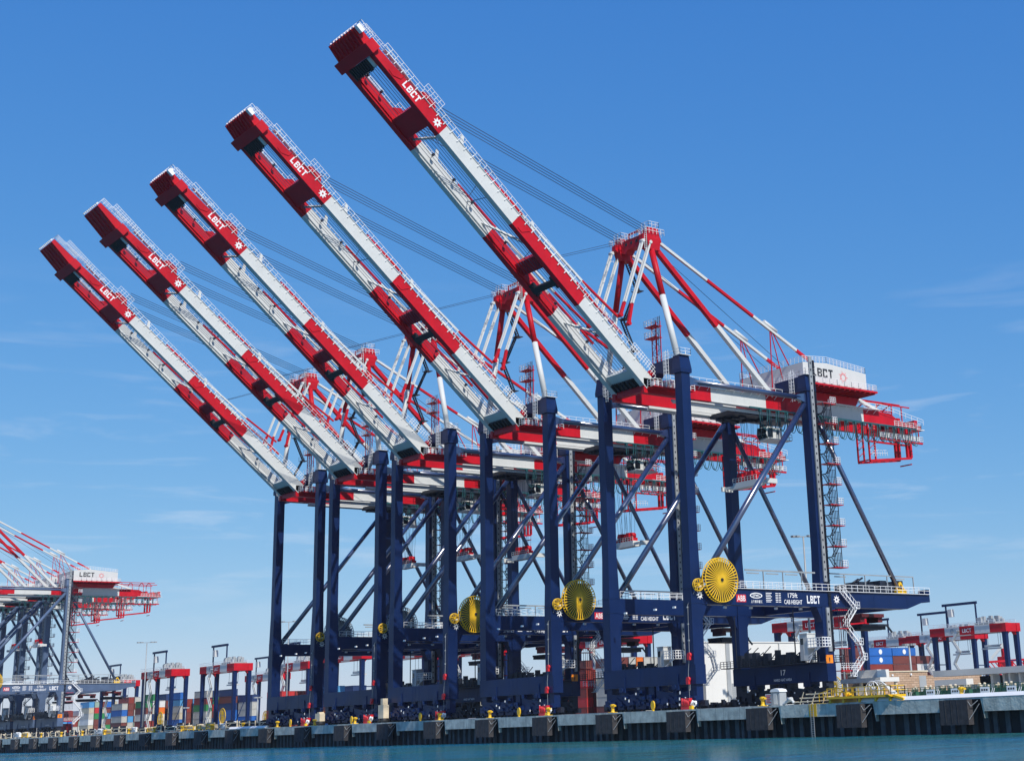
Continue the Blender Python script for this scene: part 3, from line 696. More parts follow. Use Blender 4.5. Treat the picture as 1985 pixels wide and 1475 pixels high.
    m.box(X, X+0.28, G-0.3, G+0.45, 25.5, 66.6); m.box(X, X+0.28, G-0.3, G+0.45, 13.5, 21.0)
    m.build('cable_tray', GALV, root)
    m = B()
    z = 14.5
    while z < 66:
        if not 21 < z < 25.5: m.box(X+0.28, X+0.34, G-0.1, G+0.15, z, z+0.35)
        z += 1.3
    for q in range(5): m.bar((X+0.12, G+0.6+q*0.14, 13.5), (X+0.12, G+0.6+q*0.14, 66), 0.07)
    for k in range(40):
        z = 14+k*1.3; m.box(X, X+0.25, G+0.5, G+1.25, z, z+0.12)
    m.build('cable_bundle', NAVYD, root)
    st = B(); pl_ = B(); rl2 = B()
    z = 28.0; k = 0
    while z < 60:
        y0, y1 = G+1.3, G+2.7
        pl_ = B(); pl_.box(X, X+1.9, G+1.0, G+4.4, z-0.12, z); pl_ = pl_.build('stair_landing', RED, root); rl2 = B(); rl2.rail([(X+1.9, G+2.9, z), (X+1.9, G+4.4, z), (X, G+4.4, z)], 1.2, 0.5, 0.07, rows=3); rl2.build('landing_railing', RAIL, pl_)
        if z+3.7 < 61:
            for x_ in (X+0.15, X+0.9): st.bar((x_, y1, z), (x_, y0, z+1.85), 0.06, 0.14)
            for x_ in (X+1.0, X+1.75): st.bar((x_, y0, z+1.85), (x_, y1, z+3.7), 0.06, 0.14)
            st.box(X, X+1.9, y0-0.4, y0, z+1.8, z+1.85)
            for j in range(9):
                t_ = (j+0.5)/9
                st.box(X+0.15, X+0.9, y1+(y0-y1)*t_-0.12, y1+(y0-y1)*t_+0.12, z+1.85*t_, z+1.85*t_+0.05)
                st.box(X+1.0, X+1.75, y0+(y1-y0)*t_-0.12, y0+(y1-y0)*t_+0.12, z+1.85+1.85*t_, z+1.85+1.85*t_+0.05)
            for q in range(6): st.bar((X+1.92, G+0.9+q*0.4, z), (X+1.92, G+0.9+q*0.4, z+2.5), 0.09)
            st.bar((X+1.9, G+0.9, z+2.5), (X+1.9, G+2.9, z+2.5), 0.08); st.bar((X+1.9, G+0.9, z+1.2), (X+1.9, G+2.9, z+1.2), 0.06)
            for yy in (G+0.9, G+2.9): st.bar((X+1.9, yy, z), (X+1.9, yy, z+3.7), 0.12)
        z += 3.72; k += 1
    st.build('stair_flights', NAVYD, root)
    # white access stair under the portal beam
    m = B(); pts = [(G+3.4, 23.8), (G+6.6, 20.9), (G+3.6, 17.8), (G+6.8, 14.6), (G+7.6, 12.0), (G+4.6, 9.2)]
    for (ya, za), (yb, zb) in zip(pts[:-1], pts[1:]):
        for x_ in (X+0.3, X+1.2):
            m.bar((x_, ya, za), (x_, yb, zb), 0.08, 0.2); m.bar((x_, ya, za+1.0), (x_, yb, zb+1.0), 0.06)
            for j in range(5): m.bar((x_, ya+(yb-ya)*j/4, za+(zb-za)*j/4), (x_, ya+(yb-ya)*j/4, za+(zb-za)*j/4+1.0), 0.06)
        for j in range(10): t_ = (j+.5)/10; m.box(X+0.3, X+1.2, ya+(yb-ya)*t_-0.13, ya+(yb-ya)*t_+0.13, za+(zb-za)*t_, za+(zb-za)*t_+0.05)
        m.box(X+0.1, X+1.4, yb-0.5, yb+0.5, zb-0.1, zb); m.rail([(X+1.4, yb-0.5, zb), (X+1.4, yb+0.5, zb)], 1.1, 0.5, 0.07)
    m.rail([(X+1.4, G+1.0, 10.3), (X+1.4, G+6, 10.3)], 1.1, 0.7, 0.07, rows=3)
    m.build('access_stair', RAIL, root)
    for z in (20.6, 17.4, 14.0, 10.2): m = B(); m.box(X, X+1.5, G+1.2, G+3.8, z-0.15, z); m.build('access_landing', RED, root)
    m = B()
    for z in (20.6, 17.4, 14.0):
        for q in range(6): m.bar((X+1.5, G+1.2+q*0.5, z-3), (X+1.5, G+1.2+q*0.5, z), 0.07)
    m.build('stair_cage', NAVYD, root)
    m = B(); m.box(X+0.02, X+0.1, G-1.1, G+0.6, 11.0, 12.9); wb = m.build('warning_board', ORANGE, root, label='orange warning board on the landside leg')
    m = B(); text_on(m, '!', F(X+0.1, G-0.4, 11.3), 0.3, 1.2); m.build('warning_mark', LETB, wb)
    # landside lower platform with switchgear, white electrical cabin, writing
    m = B(); y0 = G-3.1
    m.box(-W-2.4, W+1.4, y0, G-1.2, 11.6, 11.75)
    rr = random.Random(5)
    m.rail([(-W-2.4, y0, 11.75), (W+1.4, y0, 11.75)], 1.15, 0.9, 0.09, rows=3)
    m.rail([(-W-2.4, G+3.0, 11.75), (W+1.4, G+3.0, 11.75)], 1.15, 0.9, 0.09, rows=3)
    m.box(-W-2.4, W+1.4, G+1.2, G+3.1, 11.6, 11.75)
    x_ = -9.0
    while x_ < 7:
        w_ = 0.4+rr.random()*1.0; h_ = 0.7+rr.random()*1.9
        m.box(x_, x_+w_, y0+0.4, y0+1.4, 11.75, 11.75+h_)
        if rr.random() < 0.5: m.bar((x_, y0+0.8, 11.75+h_), (x_+w_*1.3, y0+0.8, 12.1+h_+rr.random()), 0.12)
        x_ += w_+0.25+rr.random()*0.7
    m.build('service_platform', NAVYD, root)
    m = B(); m.box(8.0, 9.9, y0-0.2, G-1.3, 12.1, 16.6); m.box(7.9, 10.0, y0-0.3, G-1.25, 16.6, 16.75); cb_ = m.build('electrical_cabin', WHITE, root)
    m = B(); m.box(8.2, 8.9, y0-0.24, y0-0.2, 14.8, 15.9); m.build('cabin_window', GLASS, cb_)
    m = B(); m.box(8.0, 8.95, y0-0.23, y0-0.2, 12.2, 14.7); m.build('cabin_door', GREYP, cb_)
    m = B(); m.rail([(10.1, y0-0.3, 14.3), (13.6, y0-0.3, 14.3), (13.6, G-1.3, 14.3)], 1.5, 0.7, 0.13, rows=3); m.box(10.0, 13.6, y0-0.4, G-1.3, 14.2, 14.3)
    for q in range(3): m.bar((10.1, y0-0.2, 11.8+q*0.5), (12.0+q*0.5, y0-0.2, 14.2), 0.14)
    m.build('cabin_platform', RAIL, root)
    m = B(); m.bar((6.4, y0+0.2, 21), (6.4, y0+0.2, 12), 0.16); m.build('down_pipe', NAVYD, root); m = B(); m.bar((-9, y0+0.2, 21), (-9, y0+0.2, 12), 0.16); m.build('down_pipe', NAVYD, root)
    m = B(); text_on(m, 'HARD HAT AREA', Fw(G-1.11, -1.3, 8.9), 4.6, 0.45); m.build('lettering', LETW, root, label='white writing HARD HAT AREA on the sill')
    # rear counter machinery on the portal cantilever
    m = B(); rr = random.Random(9); y_ = 38.0
    while y_ < 53:
        w_ = 0.8+rr.random()*1.6; h_ = 0.8+rr.random()*2.2; m.box(W-4+rr.random(), W-0.4, y_, y_+w_, 23.8, 23.8+h_)
        if rr.random() < 0.6: m.tube((W-1.5, y_+0.5, 23.8+h_), (W-1.5, y_+2.2, 24.6+h_), 0.18, 8)
        y_ += w_+0.3
    m.tube((W-3, 49.5, 24.8), (W-0.2, 49.5, 24.8), 1.0, 16)
    m.build('transformer_set', NAVYD, root)
    m = B(); m.box(W-0.6, W+0.7, 50.2, 52.6, 23.9, 24.7); m.bar((W+0.2, 50.4, 24.7), (W+0.2, 51.6, 26.0), 0.35); m.bar((W+0.2, 52.4, 24.7), (W+0.2, 51.6, 26.0), 0.25)
    m.build('rope_anchor', YEL, root)
    m = B(); m.box(-9.6, 9.6, 52.8, 53.8, 21.3, 23.5); m.build('portal_cross_tie', NAVY, root); m = B(); m.box(-9.6, 9.6, 36, 37, 21.3, 23.3); m.build('portal_cross_tie', NAVY, root)
    # spare spreader under the rear portal
    ya, yb = ray(1655, 1190, 0, 0).y, ray(1706, 1190, 0, 0).y
    m = B(); m.box(-2.5, 1.5, ya+0.6, yb-0.6, 20.4, 21.05); m.box(-2, 1, ya+0.6, ya+1.8, 19.5, 20.4); m.box(-2, 1, yb-1.8, yb-0.6, 19.5, 20.4); m.build('hatch_gear', REDSHADE, root)
    m = B(); m.box(-3.0, 2.0, ya, yb, 18.7, 19.1)
    for k in range(9): m.box(-3+k*0.5, -2.7+k*0.5, ya+0.2, yb-0.2, 18.1+0.2*(k % 2), 18.7)
    m.bar((1.5, yb, 18.9), (1.6, yb+1.2, 17.6), 0.28); m.build('grab_frame', NAVYD, root)
    # ---------------- trolley with operator cab
    tr = B(); tr.box(-3.5, 3.5, 19.0, 27.5, 56.4, 57.2); tr.box(-3.3, 3.3, 27.5, 33.0, 56.7, 57.2)
    rr = random.Random(11)
    for k in range(26):
        x_ = -3.2+rr.random()*5.6; y_ = 19.2+rr.random()*12.5; tr.box(x_, x_+0.3+rr.random(), y_, y_+0.4+rr.random()*1.2, 55.8+rr.random()*0.3, 56.4)
    tr.box(0.2, 3.6, 27.2, 33.2, 55.9, 56.3)
    for x_, y_ in ((0.8, 27.8), (3.2, 27.8), (0.8, 30.6), (3.2, 30.6)): tr.bar((x_, y_, 54.6), (x_, y_, 56.4), 0.14)
    tr = tr.build('trolley', NAVYD, root)
    m = B(); m.prism([(27.3, 52.4), (30.9, 52.4), (30.9, 54.7), (27.0, 54.7), (26.8, 53.3)], 'x', 0.7, 3.3); m.box(0.4, 4.2, 26.9, 32.6, 52.2, 52.35)
    m.rail([(4.2, 30.9, 52.35), (4.2, 32.6, 52.35), (0.5, 32.6, 52.35)], 1.1, 0.7, 0.06)
    cb2 = m.build('operator_cab', WHITE, tr)
    m = B()
    for x_ in (0.8, 2.05): m.hexa([(x_, 27.22, 52.55), (x_+1.15, 27.22, 52.55), (x_+1.15, 26.72, 53.3), (x_, 26.72, 53.3)], [(x_, 27.26, 52.55), (x_+1.15, 27.26, 52.55), (x_+1.15, 26.78, 53.3), (x_, 26.78, 53.3)])
    for x_ in (0.8, 2.05): m.box(x_, x_+1.15, 26.7, 26.76, 53.4, 54.5) if False else m.hexa([(x_, 26.76, 53.38), (x_+1.15, 26.76, 53.38), (x_+1.15, 26.93, 54.55), (x_, 26.93, 54.55)], [(x_, 26.82, 53.38), (x_+1.15, 26.82, 53.38), (x_+1.15, 26.99, 54.55), (x_, 26.99, 54.55)])
    m.box(3.3, 3.33, 27.2, 28.5, 52.7, 54.5); m.box(3.3, 3.33, 29.4, 30.1, 53.4, 54.3)
    m.build('cab_window', GLASS, cb2)
    # head block + spreader (built hanging at z0, moved per crane)
    sp = B(); y0, z0 = 24.7, 44.5
    sp.box(-2.6, 2.6, y0-0.75, y0+0.75, z0+0.25, z0+0.9)
    for x_ in (-1.9, -0.7, 0.7, 1.9): sp.tube((x_, y0-0.5, z0+1.35), (x_, y0+0.5, z0+1.35), 0.62, 14)
    for x_ in (-1.3, 1.3): sp.box(x_-0.5, x_+0.5, y0-0.9, y0+0.9, z0+0.9, z0+1.9)
    sp = sp.build('head_block', RED, root)
    m = B(); m.box(-3.2, 3.2, y0-1.0, y0+1.0, z0-0.9, z0+0.2)
    for s2 in (-1, 1):
        m.box(min(s2*3.2, s2*6.0), max(s2*3.2, s2*6.0), y0-0.9, y0-0.55, z0-0.7, z0-0.25); m.box(min(s2*3.2, s2*6.0), max(s2*3.2, s2*6.0), y0+0.55, y0+0.9, z0-0.7, z0-0.25)
        m.box(s2*6.0-0.22, s2*6.0+0.22, y0-1.3, y0+1.3, z0-0.95, z0-0.1)
    m.rail([(-3.2, y0-1.0, z0+0.2), (3.2, y0-1.0, z0+0.2)], 0.8, 0.8, 0.07)
    m.build('spreader', WHITE, sp)
    m = B()
    for x_ in (-2.1, -1.2, -0.7, 0.5, 1.0, 2.1):
        for y_ in (y0-0.4, y0+0.45): m.bar((x_, y_, z0+1.3), (x_*1.05, y_+(0.6 if y_ > y0 else -1.4), 56.4), 0.045)
    m.build('hoist_rope', ROPE, sp)
    # small floodlights
    m = B()
    for y_ in (8, 14, 20, 26): m.box(W-1.4, W-1.0, y_, y_+0.5, 20.7, 21.05)
    for x_ in (-6, 2, 7): m.box(x_, x_+0.6, -1.1, -0.8, 20.75, 21.05)
    m.build('floodlights', RAIL, root)
    return root

PHI0 = R(41.2)
def make_boom(root):
    # built horizontal: hinge at the origin, boom along -y, then luffed about x
    def P(s_, t_, x): return (x, -s_, t_)
    H = 2.3
    def top(s_): return H if s_ < 57.5 else H-(s_-57.5)*0.055
    m = MB()
    # cross structures: hinge box, ties
    m.box(-3.6, 3.6, -3.0, -1.2, 0.3, 1.5, 1)
    boom = m.build('boom', [RED, WHITE], root)
    boom.location = (0, -3.5, 59.31-ZD)
    m = MB(); m.box(-3.6, 3.6, -29.2, -26.6, 0.9, 2.2, 0); m.build('boom_cross_tie', RED, boom)
    m = MB(); m.box(-3.6, 3.6, -61.6, -57.6, 0.1, 2.1, 0); m.build('boom_cross_tie', RED, boom)
    for s_, x0_, x1_, s1 in ((54.5, -3.6, 3.6, 56.8), (30.2, -3.6, 3.6, 38.5), (10.0, -3.6, 3.6, 15.5)):
        m = MB(); m.bar(P(s1, 1.2, x0_), P(s_, 1.2, x1_), 0.35, 0.35); m.build('boom_strut', WHITE, boom)
    for sx in (-1, 1):
        m = MB(); x0, x1 = sorted((sx*3.55, sx*4.5))
        for s0, s1, mi in SECT:
            cuts = [s0]+[c for c in (57.5,) if s0 < c < s1]+[s1]
            for c0, c1 in zip(cuts[:-1], cuts[1:]):
                m.hexa([P(c0, 0, x0), P(c0, 0, x1), P(c1, 0, x1), P(c1, 0, x0)], [P(c0, top(c0), x0), P(c0, top(c0), x1), P(c1, top(c1), x1), P(c1, top(c1), x0)], mi)
                m.hexa([P(c0, -0.14, x0-0.12), P(c0, -0.14, x1+0.12), P(c1, -0.14, x1+0.12), P(c1, -0.14, x0-0.12)], [P(c0, 0, x0-0.12), P(c0, 0, x1+0.12), P(c1, 0, x1+0.12), P(c1, 0, x0-0.12)], mi)
            xi = sx*3.3
            m.box(min(xi, sx*3.55), max(xi, sx*3.55), -s1, -s0, 0.35, 0.55, mi)     # trolley rail ledge on the inside
            # seams
            s_ = s0+2.4
            while s_ < s1 and sx > 0:
                m.box(x1, x1+0.018, -s_-0.05, -s_, 0.05, top(s_)-0.05, mi); s_ += 3.1
        m.prism([(1.2, 0.0), (2.0, 1.0), (1.9, 1.5), (1.2, H)], 'x', x0, x1, 1)
        # hump for the boom hoist sheaves
        m.prism([(-58.6, 2.3), (-63.0, 2.25), (-62.0, 3.4), (-59.6, 3.5)], 'x', x0+0.1, x1-0.1, 0)
        g = m.build('boom_girder', [RED, WHITE], boom)
        if True:
            # walkway and railing along the outer top edge
            m = MB(); xo = sx*4.66; xa, xb = sorted((sx*3.8, xo))
            m.box(xa, xb, -71.5, -3.0, 2.28, 2.34)
            sgm = [(3, 58.0)] 
            m.rail([P(3, 2.34, xo), P(72, 2.34, xo)], 1.15, 1.35, 0.065)
            m.rail([P(58.5, 3.5, xo), P(62.8, 3.5, xo)], 1.2, 0.9, 0.06)
            s_ = 4
            while s_ < 71: m.box(min(xo, xo-sx*0.14), max(xo, xo-sx*0.14), -s_-0.12, -s_, 1.75, 2.6); s_ += 1.8
            m.rail([P(66, 2.0, sx*4.2), P(76.5, 1.6, sx*4.2)], 1.3, 0.8, 0.06, rows=3)
            m.rail([P(-1, 2.4, sx*4.9), P(6, 2.4, sx*4.9)], 1.5, 0.6, 0.07, rows=3)
            m.build('boom_walkway', RAIL, boom)
            # lugs and lamps
            for s_ in (52.0, 33.2, 12.6): m = MB(); m.hexa([P(s_, 2.2, sx*4.0-0.15), P(s_, 2.2, sx*4.0+0.15), P(s_-0.9, 2.2, sx*4.0+0.15), P(s_-0.9, 2.2, sx*4.0-0.15)], [P(s_+0.9, 3.9, sx*4.0-0.15), P(s_+0.9, 3.9, sx*4.0+0.15), P(s_+0.3, 3.9, sx*4.0+0.15), P(s_+0.3, 3.9, sx*4.0-0.15)]); m.build('stay_lug', WHITE, boom)
            # folded forestay bars lying over the girder
            m = MB()
            for (s0, t0, s1, t1, mi) in ((46.0, 2.75, 36.0, 3.1, 0), (36.0, 3.1, 20.4, 4.1, 1), (20.4, 4.1, 11.0, 5.3, 0), (30.0, 2.7, 21, 2.9, 1), (21, 2.9, 8.6, 3.5, 0)):
                m.bar(P(s0, t0, sx*4.05), P(s1, t1, sx*4.05), 0.34, 0.34, mi)
            m.build('forestay', [RED, WHITE], boom)
            for s_ in (69.5, 66.0, 61.0, 52.5, 47, 42.0, 33, 19, 10): m = MB(); m.bar(P(s_, 1.4, sx*3.5), P(s_+0.3, 1.7, sx*2.6), 0.08); m.box(sx*2.6-0.25, sx*2.6+0.25, -s_-0.5, -s_-0.05, 1.5, 1.85); m.build('boom_floodlight', NAVYD, boom)
    # tip frame
    m = MB()
    m.box(-5.25, 5.25, -74.3, -72.3, -0.55, 1.3)
    m.hexa([P(74.3, -0.1, -4.3), P(74.3, -0.1, 4.3), P(77.3, 0.35, 4.3), P(77.3, 0.35, -4.3)], [P(74.3, 1.4, -4.3), P(74.3, 1.4, 4.3), P(77.3, 1.4, 4.3), P(77.3, 1.4, -4.3)])
    for k in range(8): x_ = -3.7+k*1.05; m.hexa([P(74.4, -0.32, x_), P(74.4, -0.32, x_+0.06), P(77.2, 0.12, x_+0.06), P(77.2, 0.12, x_)], [P(74.4, -0.09, x_), P(74.4, -0.09, x_+0.06), P(77.2, 0.36, x_+0.06), P(77.2, 0.36, x_)])
    tip = m.build('boom_tip', RED, boom)
    m = MB(); m.rail([P(74.5, 1.4, 4.4), P(77.5, 1.4, 4.4), P(77.5, 1.4, -4.4), P(74.5, 1.4, -4.4)], 1.1, 0.8, 0.07)
    m.box(4.4, 5.2, -77.3, -75.9, 0.4, 1.2); m.tube(P(76.8, 1.6, 3.2), P(76.8, 1.6, 4.0), 0.5, 12)
    for k in range(9): m.box(-4+k*0.95, -3.75+k*0.95, -77.5, -77.32, 0.6, 0.9)
    m.build('tip_railing', RAIL, boom)
    m = MB(); m.box(-3.3, 2.6, -72.2, -70.2, -0.3, 0.9)
    for k in range(9): m.box(-3.2+k*0.65, -2.9+k*0.65, -72.25, -70.0, -0.45, -0.3)
    m.build('tip_sheaves', BLACK, boom)
    m = MB(); m.box(2.65, 3.4, -72.2, -70.3, -0.35, 0.6); m.build('tip_sign', WHITE, boom)
    # black trolley stop, hinge machinery, ropes
    m = MB(); m.box(-3.5, 3.5, -24.1, -23.0, -0.1, 0.7); m.box(-3.4, -2.6, -24.8, -22.4, 0, 1.0); m.box(2.6, 3.4, -24.8, -22.4, 0, 1.0)
    m.build('rope_support', BLACK, boom); m = MB()
    for k in range(12): m.box(-3.2+k*0.55, -2.9+k*0.55, -1.3, 0.3, -0.3+0.2*(k % 2), 0.6)
    m.build('hinge_sheaves', BLACK, boom)
    m = MB()
    for x_ in (-2.4, -1.6, -0.8, 0.0, 0.8, 1.6, 2.2): m.bar(P(71, 0.4, x_), P(1, 0.7, x_), 0.06)
    m.build('trolley_rope', ROPE, boom)
    for s_, x_ in ((45, 3.0), (30.5, 2.9), (11, 3.0), (43, -3.0)): m = MB(); m.bar(P(s_, 0.9, x_), P(s_-1.6, 2.2, -x_), 0.09); m.build('hanger_rod', NAVYD, boom)
    m = MB(); block_word(m, 'LBCT', Fm(4.502, 65.5, 0.42), 3.9, 1.3); m.build('lettering', LETW, boom, label='white letters near the boom tip')
    m = MB(); star(m, Fm(4.502, 57.1, 1.15), 0.92, 0.5, 0.2); m.build('star_emblem', LETW, boom)
    m = MB()                                                    # pipe handrail gusset on the tip face
    m.bar((4.56, -68.7, 0.35), (4.56, -67.6, 0.2), 0.1); m.bar((4.56, -67.6, 0.2), (4.56, -66.3, 1.0), 0.1); m.bar((4.56, -66.3, 1.0), (4.56, -66.3, 2.2), 0.1); m.build('handrail_pipe', RED, boom); m = MB()
    m.bar((4.56, -35.3, 0.35), (4.56, -34.2, 0.3), 0.1); m.bar((4.56, -34.2, 0.3), (4.56, -33.2, 1.8), 0.1)
    m.build('handrail_pipe', RED, boom)
    return boom

proto = make_crane()
boom0 = make_boom(proto)
CRX = [0, -39.35, -74.88, -103.87, -132.91, -400, -428.5, -457]
PHI = [42.0, 41.4, 41.0, 39.95, 39.9, 41, 41, 41]
SPR = [(24.7, 44.5), (26.9, 37.8), (25.9, 39.0), (29.0, 41.9), (30.6, 42.9), (24, 39), (24, 39), (24, 39)]
LAB = ['tall navy blue container crane numbered 17 with raised red and white boom, nearest and rightmost',
       'navy blue container crane, second from the right in the row of five raised booms',
       'navy blue container crane in the middle of the five with raised booms',
       'navy blue container crane with raised boom, second from the left of the row of five',
       'navy blue container crane with raised boom, leftmost of the row of five',
       'distant hazy container crane at the left edge, the one reaching farthest right',
       'distant hazy container crane at the left edge, middle one of the overlapping three',
       'distant hazy container crane at the left edge, rearmost of the overlapping three']
def walk(o):
    yield o
    for c in o.children:
        yield from walk(c)
protos = list(proto.children)
cranes = []
def clone(o, parent):
    c = o.copy(); col.objects.link(c); c.parent = parent
    for ch in CH[o.name]: clone(ch, c)
    return c
CH = {o.name: list(o.children) for o in walk(proto)}
for i, X in enumerate(CRX):
    cr = proto if i == 0 else proto.copy()
    if i:
        col.objects.link(cr)
        for ch in CH[proto.name]: clone(ch, cr)
    cr.location = (X, 0, ZD)
    tag(cr, LAB[i], 'container crane', 'container cranes along the quay'); cranes.append(cr)
bpy.context.view_layer.update()
for i, cr in enumerate(cranes):
    for ch in cr.children:
        if ch.name.startswith('boom') and ch.data.name == boom0.data.name: ch.rotation_euler = (-R(PHI[i]), 0, 0)
        if ch.name.startswith('head_block'):
            ch.location = (0, SPR[i][0]-24.7, SPR[i][1]-44.5)
            # stretch the ropes so that they still reach the trolley
            for g in ch.children:
                if g.name.startswith('hoist_rope'):
                    top_ = 56.4-ZD-(SPR[i][1]-44.5); bot = 44.5+1.3-ZD
                    k = (top_-bot)/(56.4-45.8); g.scale = (1, 1, k); g.location = (0, 0, bot*(1-k))
tipL = MB()
def Pt(s_, t_, x): return (x, -s_, t_)
tipL.box(-5.25, 5.25, -74.3, -72.3, -0.55, 1.3)
tipL.hexa([Pt(74.3, -0.1, -4.1), Pt(74.3, -0.1, 4.1), Pt(80.4, 0.55, 4.1), Pt(80.4, 0.55, -4.1)], [Pt(74.3, 1.6, -4.1), Pt(74.3, 1.6, 4.1), Pt(80.4, 1.5, 4.1), Pt(80.4, 1.5, -4.1)])
for k in range(5): x_ = -3.6+k*1.75; tipL.hexa([Pt(74.4, -0.3, x_), Pt(74.4, -0.3, x_+0.14), Pt(80.3, 0.35, x_+0.14), Pt(80.3, 0.35, x_)], [Pt(74.4, -0.09, x_), Pt(74.4, -0.09, x_+0.14), Pt(80.3, 0.56, x_+0.14), Pt(80.3, 0.56, x_)])
tipL = tipL.build('boom_tip', RED)
railL = MB(); railL.rail([Pt(74.5, 1.6, 4.3), Pt(80.6, 1.5, 4.3), Pt(80.6, 1.5, -4.3), Pt(74.5, 1.6, -4.3)], 1.15, 0.8, 0.08, rows=3); railL.rail([Pt(70, 2.0, 4.8), Pt(78, 2.2, 4.8)], 1.4, 0.7, 0.08, rows=3)
for k in range(9): railL.box(-4+k*0.95, -3.5+k*0.95, -80.9, -80.6, 0.6, 1.1)
railL = railL.build('tip_railing', RAIL)
meshL = {'boom_tip': tipL.data, 'tip_railing': railL.data}
bpy.data.objects.remove(tipL); bpy.data.objects.remove(railL)
ALT = {}
def alt_mesh(me, swap, key):
    if (me.name, key) not in ALT:
        c = me.copy(); ALT[(me.name, key)] = c
        for i_, m_ in enumerate(c.materials):
            if m_ in swap: c.materials[i_] = swap[m_]
    return ALT[(me.name, key)]
for i in (3, 4):
    for ob in walk(cranes[i]):
        nm = ob.name.split('.')[0]
        if nm in meshL: ob.data = meshL[nm]
        if nm in ('cable_reel', 'guide_reel'): ob.data = alt_mesh(ob.data, {YEL: (GALV if nm == 'cable_reel' else YEL)}, 'silver')
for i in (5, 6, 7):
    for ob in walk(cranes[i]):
        if ob.type == 'MESH' and any(m_ in (NAVY, NAVYG) for m_ in ob.data.materials): ob.data = alt_mesh(ob.data, {NAVY: HAZED, NAVYG: HAZED}, 'hazed')
m = MB(CO); text_on(m, '17', Fw(G-1.11, 0.6, 9.9), 1.2, 0.95); m.build('number', LETW, cranes[0], label='white number 17 on the sill')

# =================================================================== QUAYSIDE THINGS
def fender_thing(k, first=None):
    x = fx0+FP*k
    if first is None:
        root = empty('quay_fender', (x, -6.3, 0))
        m = MB((x, -6.3, 0)); m.box(x, x+4.6, -7.35, -6.3, 1.15, ZD-0.25)
        for q in (0.9, 1.9, 2.9): m.box(x+q, x+q+0.06, -7.38, -7.35, 1.4, ZD-0.3)
        m.build('fender_face', FEND, root)
        m = MB((x, -6.3, 0)); m.path([(x+4.62, -7.2, ZD-0.5), (x+4.9, -7.0, 3.4), (x+5.6, -6.4, 4.1)], 0.05, 5); m.path([(x+4.62, -7.2, 1.8), (x+5.0, -6.9, 2.4), (x+5.8, -6.4, 3.7)], 0.05, 5)
        m.build('chain', GALV, root)
        CH[root.name] = list(root.children)
        for c in root.children: CH[c.name] = []
        return root
    r_ = first.copy(); col.objects.link(r_); r_.location = (x, -6.3, 0)
    for c in CH[first.name]: clone(c, r_)
    return r_
ORD = ['first', 'second', 'third', 'fourth', 'fifth', 'sixth', 'seventh', 'eighth', 'ninth', 'tenth', 'eleventh', 'twelfth', 'thirteenth', 'fourteenth', 'fifteenth', 'sixteenth', 'seventeenth', 'eighteenth', 'nineteenth', 'twentieth']
def ordn(n):
    if n < 20: return ORD[n]
    return {20: 'twenty-first', 21: 'twenty-second', 22: 'twenty-third', 23: 'twenty-fourth', 24: 'twenty-fifth', 25: 'twenty-sixth', 26: 'twenty-seventh', 27: 'twenty-eighth', 28: 'twenty-ninth', 29: 'thirtieth'}.get(n, 'number %d' % (n+1))
ff = None; n_ = 0
for k in range(1, -22, -1):
    o_ = fender_thing(k, ff); ff = ff or o_
    tag(o_, 'dark rubber fender hanging on the quay wall, %s from the right' % ordn(n_), 'fender', 'rubber fenders along the quay wall'); n_ += 1

def bollard(name='bollard'):
    root = None
    m = MB(); m.box(-0.75, 0.75, -0.6, 0.6, 0, 0.1)
    n = 14
    prof = [(0.42, 0.1), (0.33, 0.3), (0.30, 0.75), (0.42, 0.95), (0.58, 1.05), (0.58, 1.2), (0.3, 1.32)]
    for (r0, z0), (r1, z1) in zip(prof[:-1], prof[1:]): m.tube((0, 0, z0), (0, 0, z1), r0, n, r2=r1, caps=(z1 > 1.3))
    m.box(0.3, 0.72, -0.3, 0.3, 0.95, 1.18)
    return m.build(name, YEL)
b0 = None; n_ = 0
bx = [(ray(u, 1360, 1, -5.35)[0], u) for u in (1865, 1643, 1478, 1328.5, 1187, 1062, 949, 851.5, 753)]
xs_ = [x for x, u in bx if u not in (753, 1328.5)]+[fx0+FP*k+5.6 for k in range(-8, -20, -1)]
for x in xs_:
    b_ = bollard() if b0 is None else b0.copy()
    if b0: col.objects.link(b_)
    else: b0 = b_
    b_.location = (x, -5.3, ZD); b_.scale = (0.85, 0.85, 1.05)
    tag(b_, 'squat yellow mooring bollard on the quay edge, %s from the right' % ordn(n_), 'bollard', 'yellow mooring bollards'); n_ += 1
# oval yellow markers standing in front of the cranes
m0 = None
for n_, u in enumerate((1265, 1005, 814, 681, 563)):
    x = ray(u, 1370, 1, -5.3)[0]
    if m0 is None:
        m = MB(); m.tube((0, -0.12, 0.75), (0, 0.12, 0.75), 0.6, 20); m.box(-0.2, 0.2, -0.15, 0.15, 0, 0.3); m0 = o_ = m.build('capstan_marker', YEL)
    else:
        o_ = m0.copy(); col.objects.link(o_)
    o_.location = (x, -5.2, ZD); o_.scale = (0.75, 1, 1.2)
    tag(o_, 'yellow oval marker on the quay edge before the %s crane from the right' % ordn(n_), 'marker', 'oval yellow quay markers')

